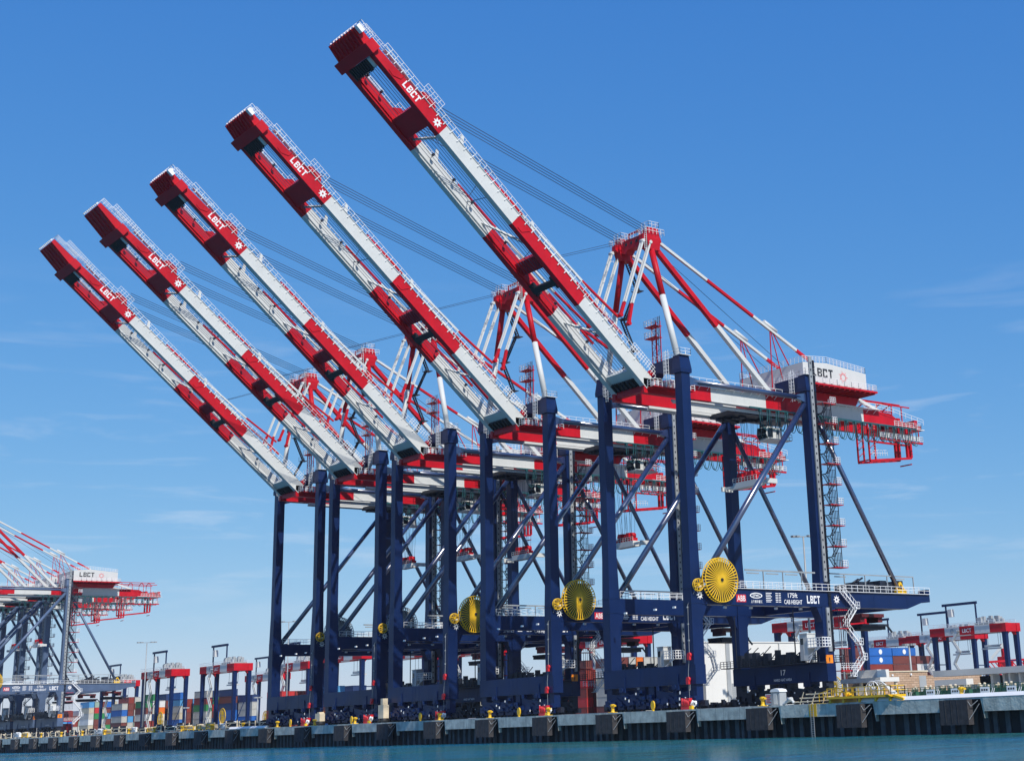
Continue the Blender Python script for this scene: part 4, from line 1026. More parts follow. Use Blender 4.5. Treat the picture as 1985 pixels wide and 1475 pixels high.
# ladder with yellow back board
lx = 43.0
ld = empty('quay_ladder', (lx, -6.4, 0), label='yellow topped safety ladder running down the quay wall into the water', cat='ladder')
m = MB((lx, -6.4, 0)); m.box(lx-0.75, lx+0.75, -6.29, -6.255, 2.8, ZD); m.box(lx-0.8, lx+2.6, -5.85, -5.0, ZD+0.0, ZD+0.06); m.build('yellow_board', YEL, ld)
m = MB((lx, -6.4, 0))
for q in (-0.28, 0.28): m.bar((lx+q, -6.45, -0.3), (lx+q, -6.45, 3.6), 0.08); m.path([(lx+q, -6.45, 3.6), (lx+q, -6.5, 4.4), (lx+q, -6.3, 4.5)], 0.05)
for k in range(13): m.bar((lx-0.28, -6.45, -0.1+k*0.3), (lx+0.28, -6.45, -0.1+k*0.3), 0.06)
m.build('ladder_rungs', GALV, ld)

# yellow gangway platform with the white hose reel
gx = 43.5
gp = empty('mooring_platform', (50, -5, ZD), label='yellow railed platform overhanging the quay edge beside the ladder', cat='platform')
o = (50, -5, ZD)
m = MB(o); m.box(46.2, 58.3, -6.6, -3.6, ZD+0.55, ZD+0.85); m.prism([(-6.6, ZD+0.55), (-6.6, ZD+0.85), (-7.2, ZD+0.85)], 'x', 57.5, 58.2)
for x in (46.4, 49, 52, 55, 57.6): m.box(x, x+0.35, -6.4, -3.8, ZD, ZD+0.55)
m.hexa([(58.3, -6.4, ZD+0.55), (60.2, -6.4, ZD+0.05), (60.2, -5.2, ZD+0.05), (58.3, -5.2, ZD+0.55)], [(58.3, -6.4, ZD+0.85), (60.2, -6.4, ZD+0.3), (60.2, -5.2, ZD+0.3), (58.3, -5.2, ZD+0.85)])
m.build('platform_deck', YEL, gp)
m = MB(o); m.rail([(46.3, -6.5, ZD+0.85), (58.2, -6.5, ZD+0.85), (58.2, -3.7, ZD+0.85), (46.3, -3.7, ZD+0.85)], 1.15, 1.2, 0.09, rows=2); m.rail([(43.8, -5.6, ZD+0.3), (46.3, -5.6, ZD+0.85)], 1.1, 0.8, 0.08); m.build('platform_railing', YEL, gp)
hr = empty('hose_reel', (53.5, -4.2, ZD+0.9), label='white hose reel unit with arched hoses on the yellow platform', cat='hose reel')
o = (53.5, -4.2, ZD+0.9)
m = MB(o); m.box(50.6, 53.2, -5.2, -4.0, ZD+0.95, ZD+2.1); m.box(53.2, 54.1, -5.0, -4.2, ZD+0.95, ZD+1.7); m.build('pump_box', WHITE, hr)
m = MB(o)
for q in range(3): m.path([(53.9+1.25*math.cos(t), -5.4+q*0.45, ZD+1.45+1.25*math.sin(t)) for t in [math.pi*2*k/22 for k in range(23)]], 0.07)
for k in range(8): t = math.pi*k/4; m.bar((53.9, -5.1, ZD+1.45), (53.9+1.25*math.cos(t), -5.1, ZD+1.45+1.25*math.sin(t)), 0.09)
m.build('reel', RAIL, hr)
m = MB(o)
for q in range(5): m.path([(54.2+q*0.15+(k/12)*3.4, -5.3+q*0.2, ZD+2.6-0.25*q-((k/12)**1.6)*(2.2-0.2*q)+0.5*math.sin(math.pi*k/12)) for k in range(13)], 0.1)
m.build('hoses', WHITE, hr)
m = MB((59, -6.3, 4)); pts = [(58.6, -6.2, ZD+0.6), (59.2, -6.5, 3.9), (60.2, -6.55, 3.3), (61.6, -6.55, 3.15), (62.9, -6.5, 3.6)]
m.path(pts, 0.07); m.path([(p[0]+0.3, p[1], p[2]-0.2) for p in pts], 0.06); m.build('hanging_hose', BLACK, label='black hose sagging over the quay wall right of the yellow platform', cat='hose')
# gangway frames stacked beside
rk = empty('gangway_rack', (42, -4, ZD), label='low stack of pale gangway frames lying on the quay left of the yellow platform', cat='gangway')
m = MB((42, -4, ZD))
for q in range(3):
    z = ZD+0.35+q*0.5; x0_ = 38.2+q*1.3; x1_ = 46.2-q*0.8
    for y in (-5.2, -4.2): m.bar((x0_, y, z), (x1_, y, z+0.15), 0.12)
    for k in range(7): m.bar((x0_+(x1_-x0_)*k/6, -5.2, z+0.08), (x0_+(x1_-x0_)*k/6, -4.2, z+0.08), 0.09)
for x in (40, 42.4, 44.6): m.bar((x-0.5, -5.25, ZD), (x+0.4, -5.25, ZD+1.7), 0.1)
m.build('frames', CREAM, rk)
m = MB((42, -4, ZD)); m.path([(36.2, -5.4, ZD+0.1), (37.0, -5.4, ZD+0.5), (37.9, -5.3, ZD+0.7), (38.4, -5.3, ZD+0.25)], 0.2, 8); m.tube((37.3, -5.5, ZD+0.8), (38.1, -5.4, ZD+0.85), 0.28, 10)
m.build('white_hose', WHITE, rk)
m = MB((45.3, -4.5, ZD))
for q in range(4): m.path([(45.2+0.55*math.cos(t), -5.4+q*0.2, ZD+0.7+0.55*math.sin(t)) for t in [math.pi*2*k/16 for k in range(17)]], 0.06)
m.build('hose_coil', BLACK, label='coil of black hose standing at the left end of the yellow platform', cat='hose')
# portable toilet and notice board
pt = empty('portable_toilet', (33.0, -3, ZD), label='grey portable toilet with white roof standing before the landside bogies', cat='portable toilet')
o = (33, -3, ZD)
m = MB(o); m.box(32.1, 33.9, -3.8, -2.4, ZD+0.15, ZD+2.0); m.box(32.0, 34.0, -3.9, -2.3, ZD, ZD+0.15)
for k in range(5): m.box(32.2+k*0.36, 32.3+k*0.36, -3.83, -3.8, ZD+0.2, ZD+1.9)
m.build('cabin', GREYP, pt)
m = MB(o); m.prism([(31.95, ZD+2.0), (34.05, ZD+2.0), (33.8, ZD+2.35), (33.0, ZD+2.5), (32.2, ZD+2.35)], 'y', -3.9, -2.3); m.build('roof', RAIL, pt)
m = MB(o); m.box(32.6, 33.35, -3.86, -3.83, ZD+0.2, ZD+1.8); m.build('door', WHITE, pt)
nb = empty('notice_board', (31.2, -3.2, ZD), label='white notice board with red lettering left of the portable toilet', cat='sign')
o = (31.2, -3.2, ZD)
m = MB(o); m.box(30.3, 31.7, -3.3, -3.22, ZD+0.2, ZD+1.75)
for x in (30.35, 31.6): m.box(x, x+0.07, -3.22, -3.15, ZD, ZD+1.75)
m.build('board', WHITE, nb)
m = MB(o)
for k in range(5): m.box(30.45, 31.5-0.2*(k % 2), -3.325, -3.30, ZD+0.45+k*0.25, ZD+0.58+k*0.25)
m.build('red_lines', LETR, nb)

# red hydrant-like coupling clusters by each near leg
hy0 = None
for i in range(5):
    if hy0 is None:
        hy0 = r_ = empty('cable_plug_stand', (0, 0, 0)); rr = random.Random(2)
        m = MB(); m.box(-0.9, 0.9, -0.5, 0.5, 0, 0.5)
        for k in range(7): m.tube((-0.8+k*0.27, -0.3, 0.3), (-0.7+k*0.25+rr.random()*0.3, -0.6, 1.1+rr.random()*0.7), 0.13, 7)
        m.build('red_stand', LETR, r_)
        m = MB()
        for k in range(9): x = 0.9+rr.random()*1.8; m.tube((x, -0.5+rr.random()*0.5, 0.2+rr.random()*0.9), (x+0.3, -0.2, 0.5+rr.random()*0.9), 0.14, 7)
        m.build('white_couplings', RAIL, r_)
        m = MB(); m.box(1.6, 2.2, -0.9, -0.4, 0, 0.55); m.build('yellow_box', YEL, r_)
        CH[r_.name] = list(r_.children)
        for c in r_.children: CH[c.name] = []
    else:
        r_ = hy0.copy(); col.objects.link(r_)
        for c in CH[hy0.name]: clone(c, r_)
    r_.location = (CRX[i]+12.0, -3.2, ZD)
    tag(r_, 'cluster of red and white couplings on the quay beside the %s crane from the right' % ordn(i), 'cable coupling', 'red coupling clusters')
# small cream utility unit between cranes
for i, (u, h) in enumerate(((745, 3.6), (622, 2.6))):
    p_ = ray(u, 1385, 1, -2.0); r_ = empty('utility_unit', (p_.x, -2, ZD), label=('cream utility trailer between the third and fourth cranes' if i == 0 else 'small pale utility unit between the fourth and fifth cranes'), cat='utility unit', group='utility units between the cranes')
    o = (p_.x, -2, ZD); m = MB(o); m.box(p_.x-1.2, p_.x+1.0, -2.8, -1.5, ZD+0.9, ZD+h); m.box(p_.x-0.2, p_.x+0.7, -2.8, -1.6, ZD+h, ZD+h+1.3 if i == 0 else ZD+h+0.3); m.build('body', CREAM, r_)
    m = MB(o)
    for q in (-0.8, 0.6): m.tube((p_.x+q, -2.95, ZD+0.45), (p_.x+q, -1.4, ZD+0.45), 0.45, 12)
    m.build('wheels', BLACK, r_)

# green lashing bins with signs, right end
gb0 = None
for i in range(11):
    if gb0 is None:
        gb0 = r_ = empty('lashing_bin', (0, 0, 0)); rr = random.Random(4)
        m = MB(); m.box(-2.1, 2.1, -0.7, 0.7, 0.25, 0.9); m.rail([(-2.6, -0.8, 0.9), (2.6, -0.8, 0.9)], 0.55, 0.9, 0.07)
        for x in (-1.8, 1.6): m.box(x, x+0.3, -0.75, 0.75, 0, 0.25)
        for k in range(5): m.bar((-2.0+k*0.9, -0.75, 0.25), (-1.6+k*0.9, -0.75, 0.9), 0.08)
        m.build('green_frame', GREEN, r_)
        m = MB(); m.box(-0.75, 0.75, -0.86, -0.8, 0.35, 1.1); m.bar((0.9, -0.85, 0), (1.3, -0.85, 0.9), 0.08); m.bar((1.2, -0.85, 0), (1.6, -0.85, 0.9), 0.08); m.build('sign_plate', RAIL, r_)
        m = MB()
        for k in range(3): m.box(-0.55+k*0.38, -0.3+k*0.38, -0.88, -0.86, 0.6, 0.85)
        m.build('sign_marks', LETB, r_)
        m = MB()
        for k in range(9): x = -2+rr.random()*4; m.tube((x, -0.3+rr.random()*0.4, 0.9), (x+rr.random()*0.5, -0.2, 1.3+rr.random()*0.4), 0.16, 6)
        m.build('cream_gear', CREAM, r_)
        CH[r_.name] = list(r_.children)
        for c in r_.children: CH[c.name] = []
    else:
        r_ = gb0.copy(); col.objects.link(r_)
        for c in CH[gb0.name]: clone(c, r_)
    r_.location = (57.5+i*4.55+(0.3 if i % 2 else 0), -2.4, ZD+0.2); r_.scale = (1, 1, 0.95)
    tag(r_, 'green rack with small white sign right of the yellow platform, %s from the left' % ordn(i), 'rack', 'green racks along the quay')

# cream and yellow lashing frames crowding the far quay
fr0 = []
rr = random.Random(21)
kinds = 3
for kx in range(kinds):
    r_ = empty('lashing_rack', (0, 0, 0))
    m = MB()
    for x in (-2.2, 2.2):
        for y in (-0.8, 0.8): m.bar((x, y, 0), (x, y, 1.5+0.3*kx), 0.22)
    m.bar((-2.4, -0.8, 0.4), (2.4, -0.8, 0.4), 0.25); m.bar((-2.4, -0.8, 1.5), (2.4, -0.8, 1.5), 0.2); m.bar((-2.2, -0.8, 0.4), (0, -0.8, 1.5), 0.14)
    m.build('frame', (YEL, GREYP, CREAM)[kx], r_)
    m = MB()
    for k in range(7): x = -2.1+k*0.62; m.box(x, x+0.42, -0.7, 0.6, 0.2+0.2*rr.random(), 1.0+1.3*rr.random())
    m.build('load', (CREAM, RAIL, NAVYD)[kx], r_)
    CH[r_.name] = list(r_.children)
    for c in r_.children: CH[c.name] = []
    fr0.append(r_)
used = [False]*kinds; x = -150; n_ = 0
while x > -420:
    for row, yy in enumerate((-4.2, 1.5)):
        kx = rr.choice((0, 1, 1, 2, 2, 2))
        if not used[kx]: r_ = fr0[kx]; used[kx] = True
        else:
            r_ = fr0[kx].copy(); col.objects.link(r_)
            for c in CH[fr0[kx].name]: clone(c, r_)
        r_.location = (x+rr.random()*1.5, yy, ZD+0.1); r_.rotation_euler = (0, 0, rr.uniform(-0.25, 0.25)); sc_ = rr.uniform(0.65, 0.95); r_.scale = (1, 1, sc_)
        tag(r_, '%s lashing rack on the far quay, %s row, %s from the right' % (('yellow', 'grey', 'cream')[kx], ('front', 'back')[row], ordn(n_)), 'lashing frame', 'lashing frames on the far quay')
    x -= 6.5 if x > -260 else 9; n_ += 1

# =================================================================== BUILDINGS
wh = empty('warehouse', (-74, 92, ZD), label='large plain white warehouse wall behind the nearest crane', cat='building')
o = (-74, 92, ZD)
m = MB(o); m.box(-78, -70, 73.7, 116, ZD, 20.0); m.box(-78.2, -69.8, 73.5, 116.2, 20.0, 20.25); m.build('wall', WWALL, wh)
m = MB(o); m.box(-70.0, -69.93, 81.9, 87.4, ZD, 10.6)
for k in range(14): m.box(-69.93, -69.9, 82.0, 87.3, ZD+0.2+k*0.43, ZD+0.3+k*0.43)
m.build('roller_door', GREYP, wh)
m = MB(o); m.box(-70, -69.8, 80.4, 81.65, ZD, 20); m.build('down_pipe', GREYP, wh)
m = MB(o); m.box(-70, -69.8, 98, 98.25, ZD, 20); m.build('down_pipe', GREYP, wh)

bk = empty('brick_office', (-8, 66, ZD), label='low tan block building with a white awning and entrance canopy right of the cranes', cat='building')
o = (-8, 66, ZD)
m = MB(o); m.box(-12.0, -4.06, 60, 74.9, ZD, 10.35); m.box(-12.0, -4.06, 74.9, 92, ZD, 9.6); m.build('wall', BRICK, bk)
m = MB(o); m.box(-12.2, -3.9, 59.85, 75.0, 10.35, 10.6); m.build('parapet', CREAM, bk)
m = MB(o); m.box(-8.06, -2.65, 58.5, 61.9, 9.3, 10.85); m.build('entrance_block', WWALL, bk)
m = MB(o); m.box(-9.2, 1.14, 55, 60.4, 8.45, 9.28); m.build('awning', WWALL, bk)
for x, y in ((-8.9, 55.3), (-4.6, 55.3), (0.4, 55.3), (0.4, 59.6)):
    m = MB(o); m.box(x, x+0.5, y, y+0.5, ZD, 8.45); m.build('post', CREAM, bk)
m = MB(o); m.box(-8.0, -4.4, 59.8, 59.95, ZD, 8.2); m.build('entrance_glass', GLASS, bk)
m = MB(o); m.box(-4.06, -3.98, 72.2, 74.3, ZD, 9.6); m.build('door', GREYP, bk)
for y, z in ((64, 9.6), (64.6, 7.4), (69.5, 9.7), (78, 7.8)):
    m = MB(o); m.box(-4.06, -3.75, y, y+0.4, z, z+0.35); m.build('wall_lamp', RAIL, bk)
cn = empty('canopy_building', (30, 62, ZD), label='long low building under a white flat canopy at the right edge', cat='building')
o = (30, 62, ZD)
m = MB(o); m.box(10.1, 60, 59.8, 64, 8.85, 9.95); m.build('canopy_roof', WHITE, cn)
m = MB(o); m.box(16, 58, 66, 70, ZD, 8.7); m.build('glazed_wall', GLASS, cn)
rr = random.Random(8)
for k in range(16):
    x = 11+k*2.2; m = MB(o); m.box(x, x+0.35+0.5*rr.random(), 60.5+2*rr.random(), 63.5, ZD, 8.8 if k > 4 else 7.2); m.build('post', WWALL, cn)
m = MB(o); m.box(12.6, 20, 57, 59, 7.2, 8.2); m.box(12.6, 13.3, 57, 57.6, ZD, 7.2); m.box(16, 16.7, 57, 57.6, ZD, 7.2); m.box(19.3, 20, 57, 57.6, ZD, 7.2); m.build('gate_booth', WWALL, cn)

def mast(u, v, depth, label, arm=3.2, r_=0.22, name='light_mast', lamps=True):
    p_ = at(u, v, depth); rt = empty(name, (p_.x, p_.y, ZD), label=label, cat='light mast')
    o = (p_.x, p_.y, ZD)
    m = MB(o); m.tube((p_.x, p_.y, ZD), (p_.x, p_.y, p_.z), r_*1.5, 10, r2=r_*0.8); m.build('pole', GALV, rt)
    if lamps:
        m = MB(o); m.bar((p_.x-arm*0.6, p_.y-arm*0.8, p_.z), (p_.x+arm*0.6, p_.y+arm*0.8, p_.z), 0.2)
        for q in (-1, -0.6, 0.6, 1): m.box(p_.x+q*arm*0.6-0.4, p_.x+q*arm*0.6+0.4, p_.y+q*arm*0.8-0.5, p_.y+q*arm*0.8+0.5, p_.z-0.1, p_.z+0.3)
        m.build('lamp_arm', GALV, rt)
    return rt
mast(285, 1245, 560, 'tall thin light mast left of the container stacks', 3.2)
mast(560, 1205, 520, 'tall light mast seen through the leftmost raised crane', 3.2)
mast(1557, 1040, 330, 'tall light mast behind the nearest crane', 2.2)
mast(1629, 1205, 330, 'white radio mast rising before the blue containers', 1, 0.16, lamps=False)
mast(1762, 1250, 300, 'grey lamp pole standing by the tan block building', 0.8, 0.2)
mast(500, 1352, 480, 'short pale lamp pole before the blue containers on the left', 0.8, 0.25)
mast(360, 1372, 470, 'short lamp pole by the distant yellow cable reel', 0.5, 0.12)

# =================================================================== STACKING CRANES
def make_asc():
    root = empty('stacking_crane', (0, 0, 0)); S = 28.0; Dp = 5.5; H0 = 20.7; H1 = 23.3
    for x in (0, S):
        for y in (0, Dp):
            m = MB(); s2 = 1 if x == 0 else -1
            m.fr((x, y), 1.0, 1.1, 1.4, (x, y), 1.5, 1.3, H0); m.build('leg', NAVY, root)
        m = MB(); m.box(x-0.8, x+0.8, -3.0, Dp+3.0, 0.9, 1.9)
        m.build('sill', NAVY, root)
        m = MB()
        for y in (-2.4, -0.8, Dp+0.8, Dp+2.4): m.tube((x-0.3, y, 0.5), (x+0.3, y, 0.5), 0.5, 12)
        m.build('wheels', BLACK, root)
        m = MB(); m.box(x-1.0, x+1.0, 0.9, Dp-0.9, H0, H1); m.prism([(0.7, H0), (1.6, H0), (0.7, H0-1)], 'x', x-0.6, x+0.6); m.prism([(Dp-0.7, H0), (Dp-1.6, H0), (Dp-0.7, H0-1)], 'x', x-0.6, x+0.6)
        m.build('end_tie', RED, root)
        m = MB(); m.bar((x, 0.7, 12), (x, Dp-0.7, 12), 0.3); m.bar((x, 0.7, 2), (x, Dp-0.7, 11.8), 0.2); m.build('leg_tie', NAVY, root)
    for y in (0, Dp):
        m = MB(); y0, y1 = y-0.9, y+0.9
        for x0, x1, mi in ((-1.2, 5, 0), (5, 11, 1), (11, 17, 0), (17, 23, 1), (23, S+1.2, 0)): m.box(x0, x1, y0, y1, H0, H1, mi)
        g = m.build('girder', [RED, CREAM if False else WHITE], root)
        m = MB(); m.rail([(-1.2, y0-0.3, H1), (S+1.2, y0-0.3, H1)], 1.1, 2.0, 0.09); m.build('girder_railing', RAIL, g)
        if y == 0:
            m = MB(); text_on(m, 'LBCT', Fw(y0-0.005, 12.2, H0+0.6), 3.6, 1.2, t=0.05); m.build('lettering', LETW, g)
            m = MB(); m.tube((8, y0-0.05, H0+1.4), (8, y0-0.005, H0+1.4), 0.75, 16); m.build('round_emblem', GREYP, g)
    tr = MB(); tr.box(17, 25, -0.5, Dp+0.5, H1+0.1, H1+0.7)
    rr = random.Random(31)
    for k in range(16): x = 17+rr.random()*7; y = rr.random()*4.5; tr.box(x, x+0.6+rr.random(), y, y+1, H1+0.7, H1+1.4+rr.random()*1.3)
    tr = tr.build('trolley', GREYP, root)
    m = MB()
    for x in (4.0, 16.0):
        m.bar((x, 2, H1), (x, 2, H1+7.2), 0.4)
    m.bar((2.6, 2, H1+7.2), (16.6, 2, H1+7.2), 0.6, 0.8); m.build('hoist_frame', NAVY, root)
    m = MB(); m.box(5, 6.6, 1.4, 2.8, H1+3.4, H1+5.8); m.build('hoist_box', WHITE, root)
    m = MB(); zz = [1.5, 5, 8.5, 12, 15.5, 19, 22]
    for k in range(6):
        xa, xb = (S+1.0, S+3.0) if False else ((1.2, 3.6) if k % 2 else (3.6, 1.2))
        for y in (-1.5, -0.9): m.bar((xa+7.0, y, zz[k]), (xb+7.0, y, zz[k+1]), 0.16, 0.7)
        m.box(min(xb, xb)+6.5, xb+7.5, -1.7, -0.7, zz[k+1]-0.1, zz[k+1])
    m.build('zigzag_stair', WHITE, root)
    m = MB(); m.box(18.0, 23.0, 2.0, 3.6, 16.4, 17.1); m.box(16.8, 24.6, 2.0, 3.6, 15.8, 16.2)
    m.build('spreader', WHITE, root)
    m = MB()
    for x in (18.5, 23.5):
        for y in (2.2, 3.4): m.bar((x, y, 17), (x, y, H1), 0.08)
    m.build('hoist_rope', ROPE, root)
    rl_ = MB(); cx, cz = S-5.5, 5.2
    for k in range(24):
        an = 2*math.pi*k/24; rl_.bar((cx+0.3*math.cos(an), -1.6, cz+0.3*math.sin(an)), (cx+2.6*math.cos(an), -1.6, cz+2.6*math.sin(an)), 0.16, 0.1, 0, (0, 1, 0))
    rl_.path([(cx+2.6*math.cos(2*math.pi*k/24), -1.6, cz+2.6*math.sin(2*math.pi*k/24)) for k in range(25)], 0.15, 5)
    rl_.bar((cx, -1.4, 1.5), (cx, -1.4, cz), 0.4)
    rl_.build('cable_reel', YEL, root)
    CH[root.name] = list(root.children)
    for c in walk(root):
        if c is not root: CH[c.name] = list(c.children)
    return root
# right end of the waterside girder: (u, v of the girder top, label)
ASC = [(1974, 1213, 'red and white stacking crane with navy legs at the right edge'),
       (1912, 1228, 'stacking crane half hidden behind the one at the right edge'),
       (1790, 1240, 'farther stacking crane rising behind the blue containers'),
       (1680, 1201, 'stacking crane standing directly behind the nearest crane'),
       (1260, 1236, 'stacking crane seen through the waterside portal of the nearest crane'),
       (985, 1254, 'stacking crane seen between the second and third cranes from the right'),
       (855, 1262, 'stacking crane seen through the middle crane'),
       (735, 1266, 'stacking crane seen through the second crane from the left of the row'),
       (628, 1286, 'stacking crane seen through the portal of the leftmost raised crane'),
       (560, 1308, 'stacking crane peeping out left of the leftmost raised crane'),
       (486, 1290, 'stacking crane in front of the left container stacks, right one of two'),
       (364, 1301, 'stacking crane in front of the left container stacks, left one of two'),
       (268, 1322, 'hazy stacking crane behind the rear arm of the distant cranes')]
def horizon(u):
    n_ = (u-PPX)/FPX
    return PPY + FPX*(D.z+RR.z*n_)/UU.z
asc0 = None
for u, v, lab in ASC:
    dep = (ZD+23.3-CAMP.z)*FPX/(horizon(u)-v); p_ = at(u, v, dep)
    if asc0 is None: asc0 = r_ = make_asc()
    else:
        r_ = asc0.copy(); col.objects.link(r_)
        for c in CH[asc0.name]: clone(c, r_)
    r_.location = (p_.x-29.2, p_.y-5.5, ZD)
    tag(r_, lab, 'stacking crane', 'stacking cranes in the container yard')

# =================================================================== CONTAINERS
CC = {'rust red': (0.24, 0.035, 0.025), 'brown': (0.17, 0.045, 0.035), 'bright red': (0.50, 0.03, 0.03), 'blue': (0.02, 0.13, 0.45), 'dark blue': (0.02, 0.045, 0.14),
      'pale grey': (0.48, 0.47, 0.43), 'white': (0.68, 0.68, 0.66), 'beige': (0.52, 0.46, 0.34), 'green': (0.03, 0.22, 0.07), 'orange': (0.75, 0.17, 0.02), 'light blue': (0.08, 0.30, 0.55), 'grey green': (0.30, 0.40, 0.33)}
CM = {k: corrmat(k.replace(' ', '_')+'_container_paint', v) for k, v in CC.items()}
CMESH = {}
def container(color, long_axis, L_=12.19):
    key = (color, long_axis, L_)
    if key not in CMESH:
        m = MB(); h, w_ = 2.62, 2.44
        def bx(a0, a1, b0, b1, z0, z1):
            if long_axis == 'x': m.box(a0, a1, b0, b1, z0, z1)
            else: m.box(b0, b1, a0, a1, z0, z1)
        bx(0.12, L_-0.12, 0.06, w_-0.06, 0.14, h-0.1)
        for a0 in (0, L_-0.18):                      # corner posts
            for b0 in (0, w_-0.18): bx(a0, a0+0.18, b0, b0+0.18, 0, h)
        for b0 in (0, w_-0.14): bx(0.18, L_-0.18, b0, b0+0.14, 0, 0.14); bx(0.18, L_-0.18, b0, b0+0.14, h-0.12, h)
        for a0 in (0, L_-0.1): bx(a0, a0+0.1, 0.18, w_-0.18, 0, 0.14); bx(a0, a0+0.1, 0.18, w_-0.18, h-0.12, h)
        for q in (0.55, 0.95, 1.45, 1.85): bx(L_-0.12, L_-0.06, q, q+0.05, 0.2, h-0.2)
        ob = m.build('container', CM[color]); CMESH[key] = ob.data
        return ob
    ob = bpy.data.objects.new('container', CMESH[key]); col.objects.link(ob); return ob
PALS = {'mix': ['rust red', 'brown', 'brown', 'rust red', 'pale grey', 'beige', 'pale grey', 'blue', 'dark blue', 'white', 'bright red', 'green', 'light blue', 'grey green', 'brown', 'pale grey'],
        'red': ['brown', 'rust red', 'brown', 'bright red', 'rust red'], 'pale': ['pale grey', 'white', 'beige', 'dark blue', 'brown', 'light blue'],
        'blue': ['blue', 'dark blue', 'blue', 'brown', 'rust red', 'pale grey', 'white']}
def block(u0, u1, depth, tiers, pal, seed, where, depth_rows=1, drop=0.25):
    rr = random.Random(seed)
    xf = at((u0+u1)/2, 1380, depth).x; y0 = ray(u0, 1380, 0, xf).y; y1 = ray(u1, 1380, 0, xf).y
    n = max(1, int((y1-y0)/2.75)); run = None
    for c in range(n):
        tt = tiers-(1 if rr.random() < drop else 0)-(1 if rr.random() < drop*0.4 else 0)
        for t in range(tt):
            color = rr.choice(PALS[pal]) if rr.random() > 0.03 else 'orange'
            L_ = 12.19
            ob = container(color, 'x', L_); ob.location = (xf-L_, y0+c*2.75, ZD+t*2.64)
            tag(ob, '%s container, tier %d, column %d, %s' % (color, t+1, c+1, where), 'container', 'stacked shipping containers')
block(122, 172, 760, 5, 'mix', 1, 'behind the distant cranes')
block(172, 235, 700, 6, 'mix', 2, 'under the hazy stacking crane')
block(236, 282, 640, 6, 'mix', 3, 'left of the tall light mast')
block(283, 347, 610, 6, 'mix', 4, 'right of the tall light mast')
block(348, 398, 600, 6, 'mix', 5, 'between the two left stacking cranes')
block(399, 447, 590, 6, 'mix', 6, 'under the right one of two stacking cranes')
block(448, 487, 580, 6, 'blue', 7, 'behind the right legs of that stacking crane')
block(488, 512, 570, 5, 'blue', 12, 'left of the leftmost raised crane')
block(545, 612, 540, 5, 'red', 8, 'seen through the leftmost raised crane', drop=0)
block(655, 738, 500, 5, 'pale', 9, 'seen through the second raised crane from the left')
block(1138, 1172, 430, 6, 'red', 10, 'between the two nearest cranes', drop=0.1)
block(1208, 1300, 420, 6, 'mix', 11, 'seen through the portal of the nearest crane')
block(775, 850, 500, 3, 'pale', 13, 'seen low through the middle crane')
block(1030, 1130, 450, 3, 'mix', 14, 'behind the second crane from the right')
# single red container standing forward on the left
for t in range(2):
    ob = container('bright red', 'x', 6.06); p_ = at(128, 1400, 600); ob.location = (p_.x-6, p_.y, ZD+t*2.7)
    tag(ob, 'bright red short container %s by the distant cranes' % ('on the ground' if t == 0 else 'on top of its twin'), 'container', 'short red containers')
# right hand stack: long sides facing the quay
xs = at(1700, 1300, 500).x
bays = [ray(u, 1300, 0, xs).y for u in (1640, 1686, 1733, 1779, 1824)]
rowsR = [['brown', 'blue', 'blue', None], ['brown', 'blue', 'brown', 'brown'], ['rust red', 'rust red', 'brown', 'white'], ['brown', 'rust red', 'brown', 'rust red'], ['pale grey', 'brown', 'blue', 'brown'], ['brown', 'brown', 'rust red', 'brown'], ['brown', 'rust red', 'brown', 'brown']]
for b_, y0 in enumerate(bays[:4]):
    for r_ in range(7):
        c_ = rowsR[r_][b_]
        if not c_: continue
        t = 6-r_
        ob = container(c_, 'y', round(bays[b_+1]-y0-0.3, 2)); ob.location = (xs-2.44, y0, ZD+t*2.74)
        tag(ob, '%s container, long side showing, %s tier, %s bay, behind the tan building' % (c_, ordn(t), ordn(b_)), 'container', 'containers stacked lengthwise behind the tan building')
        if r_ < 2 and c_ == 'blue':
            m = MB(); P_ = lambda X, Y, T, y0=y0, t=t, ob=ob: (2.44+T, 6.1+X, 1.3+Y)
            m.add([P_(0.85*math.cos(k*math.pi/8), 0.85*math.sin(k*math.pi/8), 0.03) for k in range(16)], [tuple(range(16))]); m.build('round_emblem', LETW, ob)
        if c_ == 'white':
            m = MB(); text_on(m, 'COSCO', lambda X, Y, T: (2.44+T, 3.4+X, 0.8+Y), 5.6, 1.0, t=0.03); m.build('lettering', LETB, ob)

# far red and white harbour crane and low red booms on the right
hc = empty('harbour_crane', (0, 0, 0), label='distant red and white jib crane at the right edge', cat='crane')
pa = at(1946, 1247, 900); pb_ = at(1922, 1276, 900); pc = at(1946, 1285, 900); hc.location = (pc.x, pc.y, ZD)
o = (pc.x, pc.y, ZD)
m = MB(o); m.bar(pb_, pa, 1.6, 1.6, 1); m.build('jib', [RED, WHITE], hc)
m = MB(o); m.bar((pc.x, pc.y, ZD), (pc.x, pc.y, pa.z), 1.4, 1.4, 0); m.box(pc.x-3, pc.x+3, pc.y-2, pc.y+2, pc.z-2, pc.z+4); m.bar(pa, at(1949, 1272, 900), 0.5, 0.5, 0); m.build('tower', RED, hc)
rb = empty('red_truss', (0, 0, 0), label='long low red truss structure on the horizon at the right', cat='truss')
q0 = at(1912, 1283, 700); q1 = at(2010, 1276, 700); rb.location = (q0.x, q0.y, ZD); o = (q0.x, q0.y, ZD)
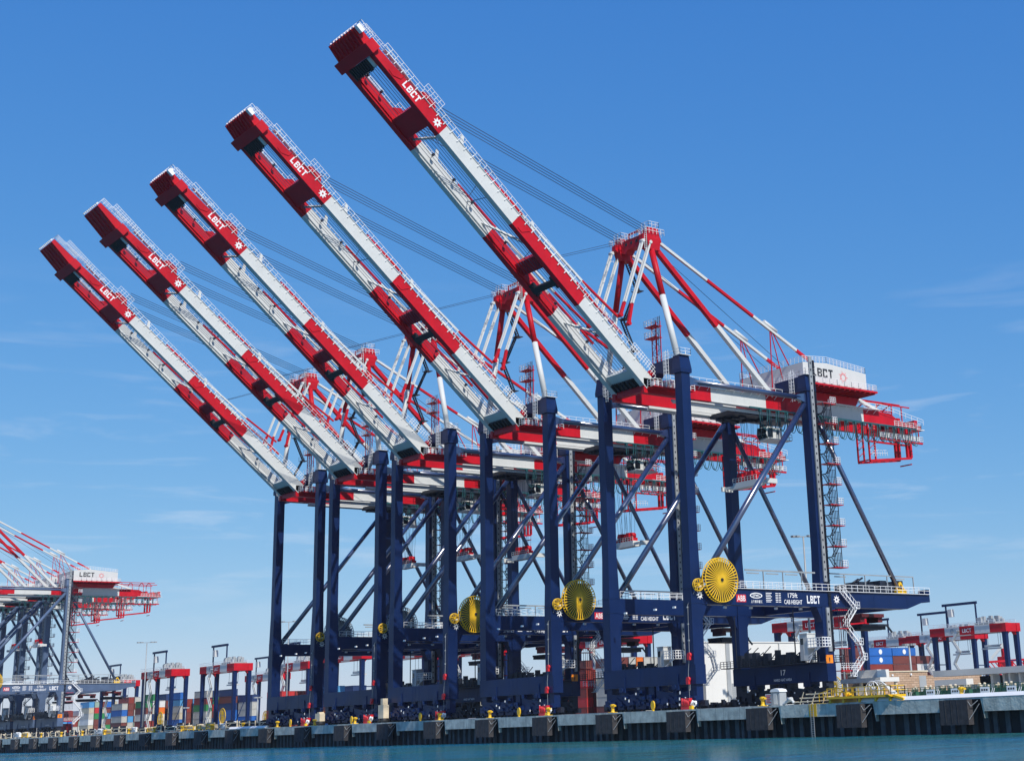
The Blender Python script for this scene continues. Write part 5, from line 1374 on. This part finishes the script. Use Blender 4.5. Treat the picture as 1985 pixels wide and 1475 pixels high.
m = MB(o); m.bar(q0, q1, 1.5, 1.0); m.bar(q0-Vector((0, 0, 3)), q1-Vector((0, 0, 3)), 1.5, 0.8)
for k in range(12):
    A_ = q0+(q1-q0)*k/12; B_ = q0+(q1-q0)*(k+1)/12; m.bar(A_, B_-Vector((0, 0, 3)), 0.4)
    if k % 3 == 0: m.bar(A_, (A_.x, A_.y, ZD), 1.0)
m.build('truss', RED, rb)


rr = random.Random(77)
for i, (u0, dep) in enumerate(((1366, 300), (1385, 296), (1404, 300), (1423, 297))):
    p_ = at(u0, 1362, dep); mr = empty('machinery_skid', (p_.x, p_.y, ZD), label='low dark machinery skid at the foot of the white warehouse, %s from the left' % ordn(i), cat='machinery', group='dark machinery before the warehouse')
    o = (p_.x, p_.y, ZD); m = MB(o); m.box(p_.x-1.2, p_.x+1.6, p_.y-0.6, p_.y+0.6, ZD+0.2, ZD+0.45)
    for x in (-1.1, 1.3): m.box(p_.x+x, p_.x+x+0.25, p_.y-0.6, p_.y+0.6, ZD, ZD+0.2)
    m.build('base', NAVYD, mr)
    m = MB(o)
    for k in range(7):
        x = p_.x-1.1+k*0.36; h = 0.5+rr.random()*1.1
        if rr.random() < 0.5: m.tube((x, p_.y-0.4, ZD+0.45+h*0.5), (x+0.3, p_.y+0.4, ZD+0.45+h*0.5), h*0.45, 8)
        else: m.box(x, x+0.28, p_.y-0.5, p_.y+0.4, ZD+0.45, ZD+0.45+h)
    m.build('engine', NAVYD, mr)
# =================================================================== HAZE
hz = MB().box(-760, 225, -190, 420, -3, 125).build('haze', NAVY)
hm = bpy.data.materials.new('haze_air'); hm.use_nodes = True
hm.node_tree.nodes.remove(hm.node_tree.nodes['Principled BSDF'])
pv = hm.node_tree.nodes.new('ShaderNodeVolumePrincipled'); pv.inputs['Color'].default_value = (0.80, 0.88, 1.0, 1)
pv.inputs['Density'].default_value = 0.00005; pv.inputs['Anisotropy'].default_value = 0.1
hm.node_tree.links.new(pv.outputs[0], hm.node_tree.nodes['Material Output'].inputs['Volume'])
hz.data.materials.clear(); hz.data.materials.append(hm); hz['kind'] = 'stuff'
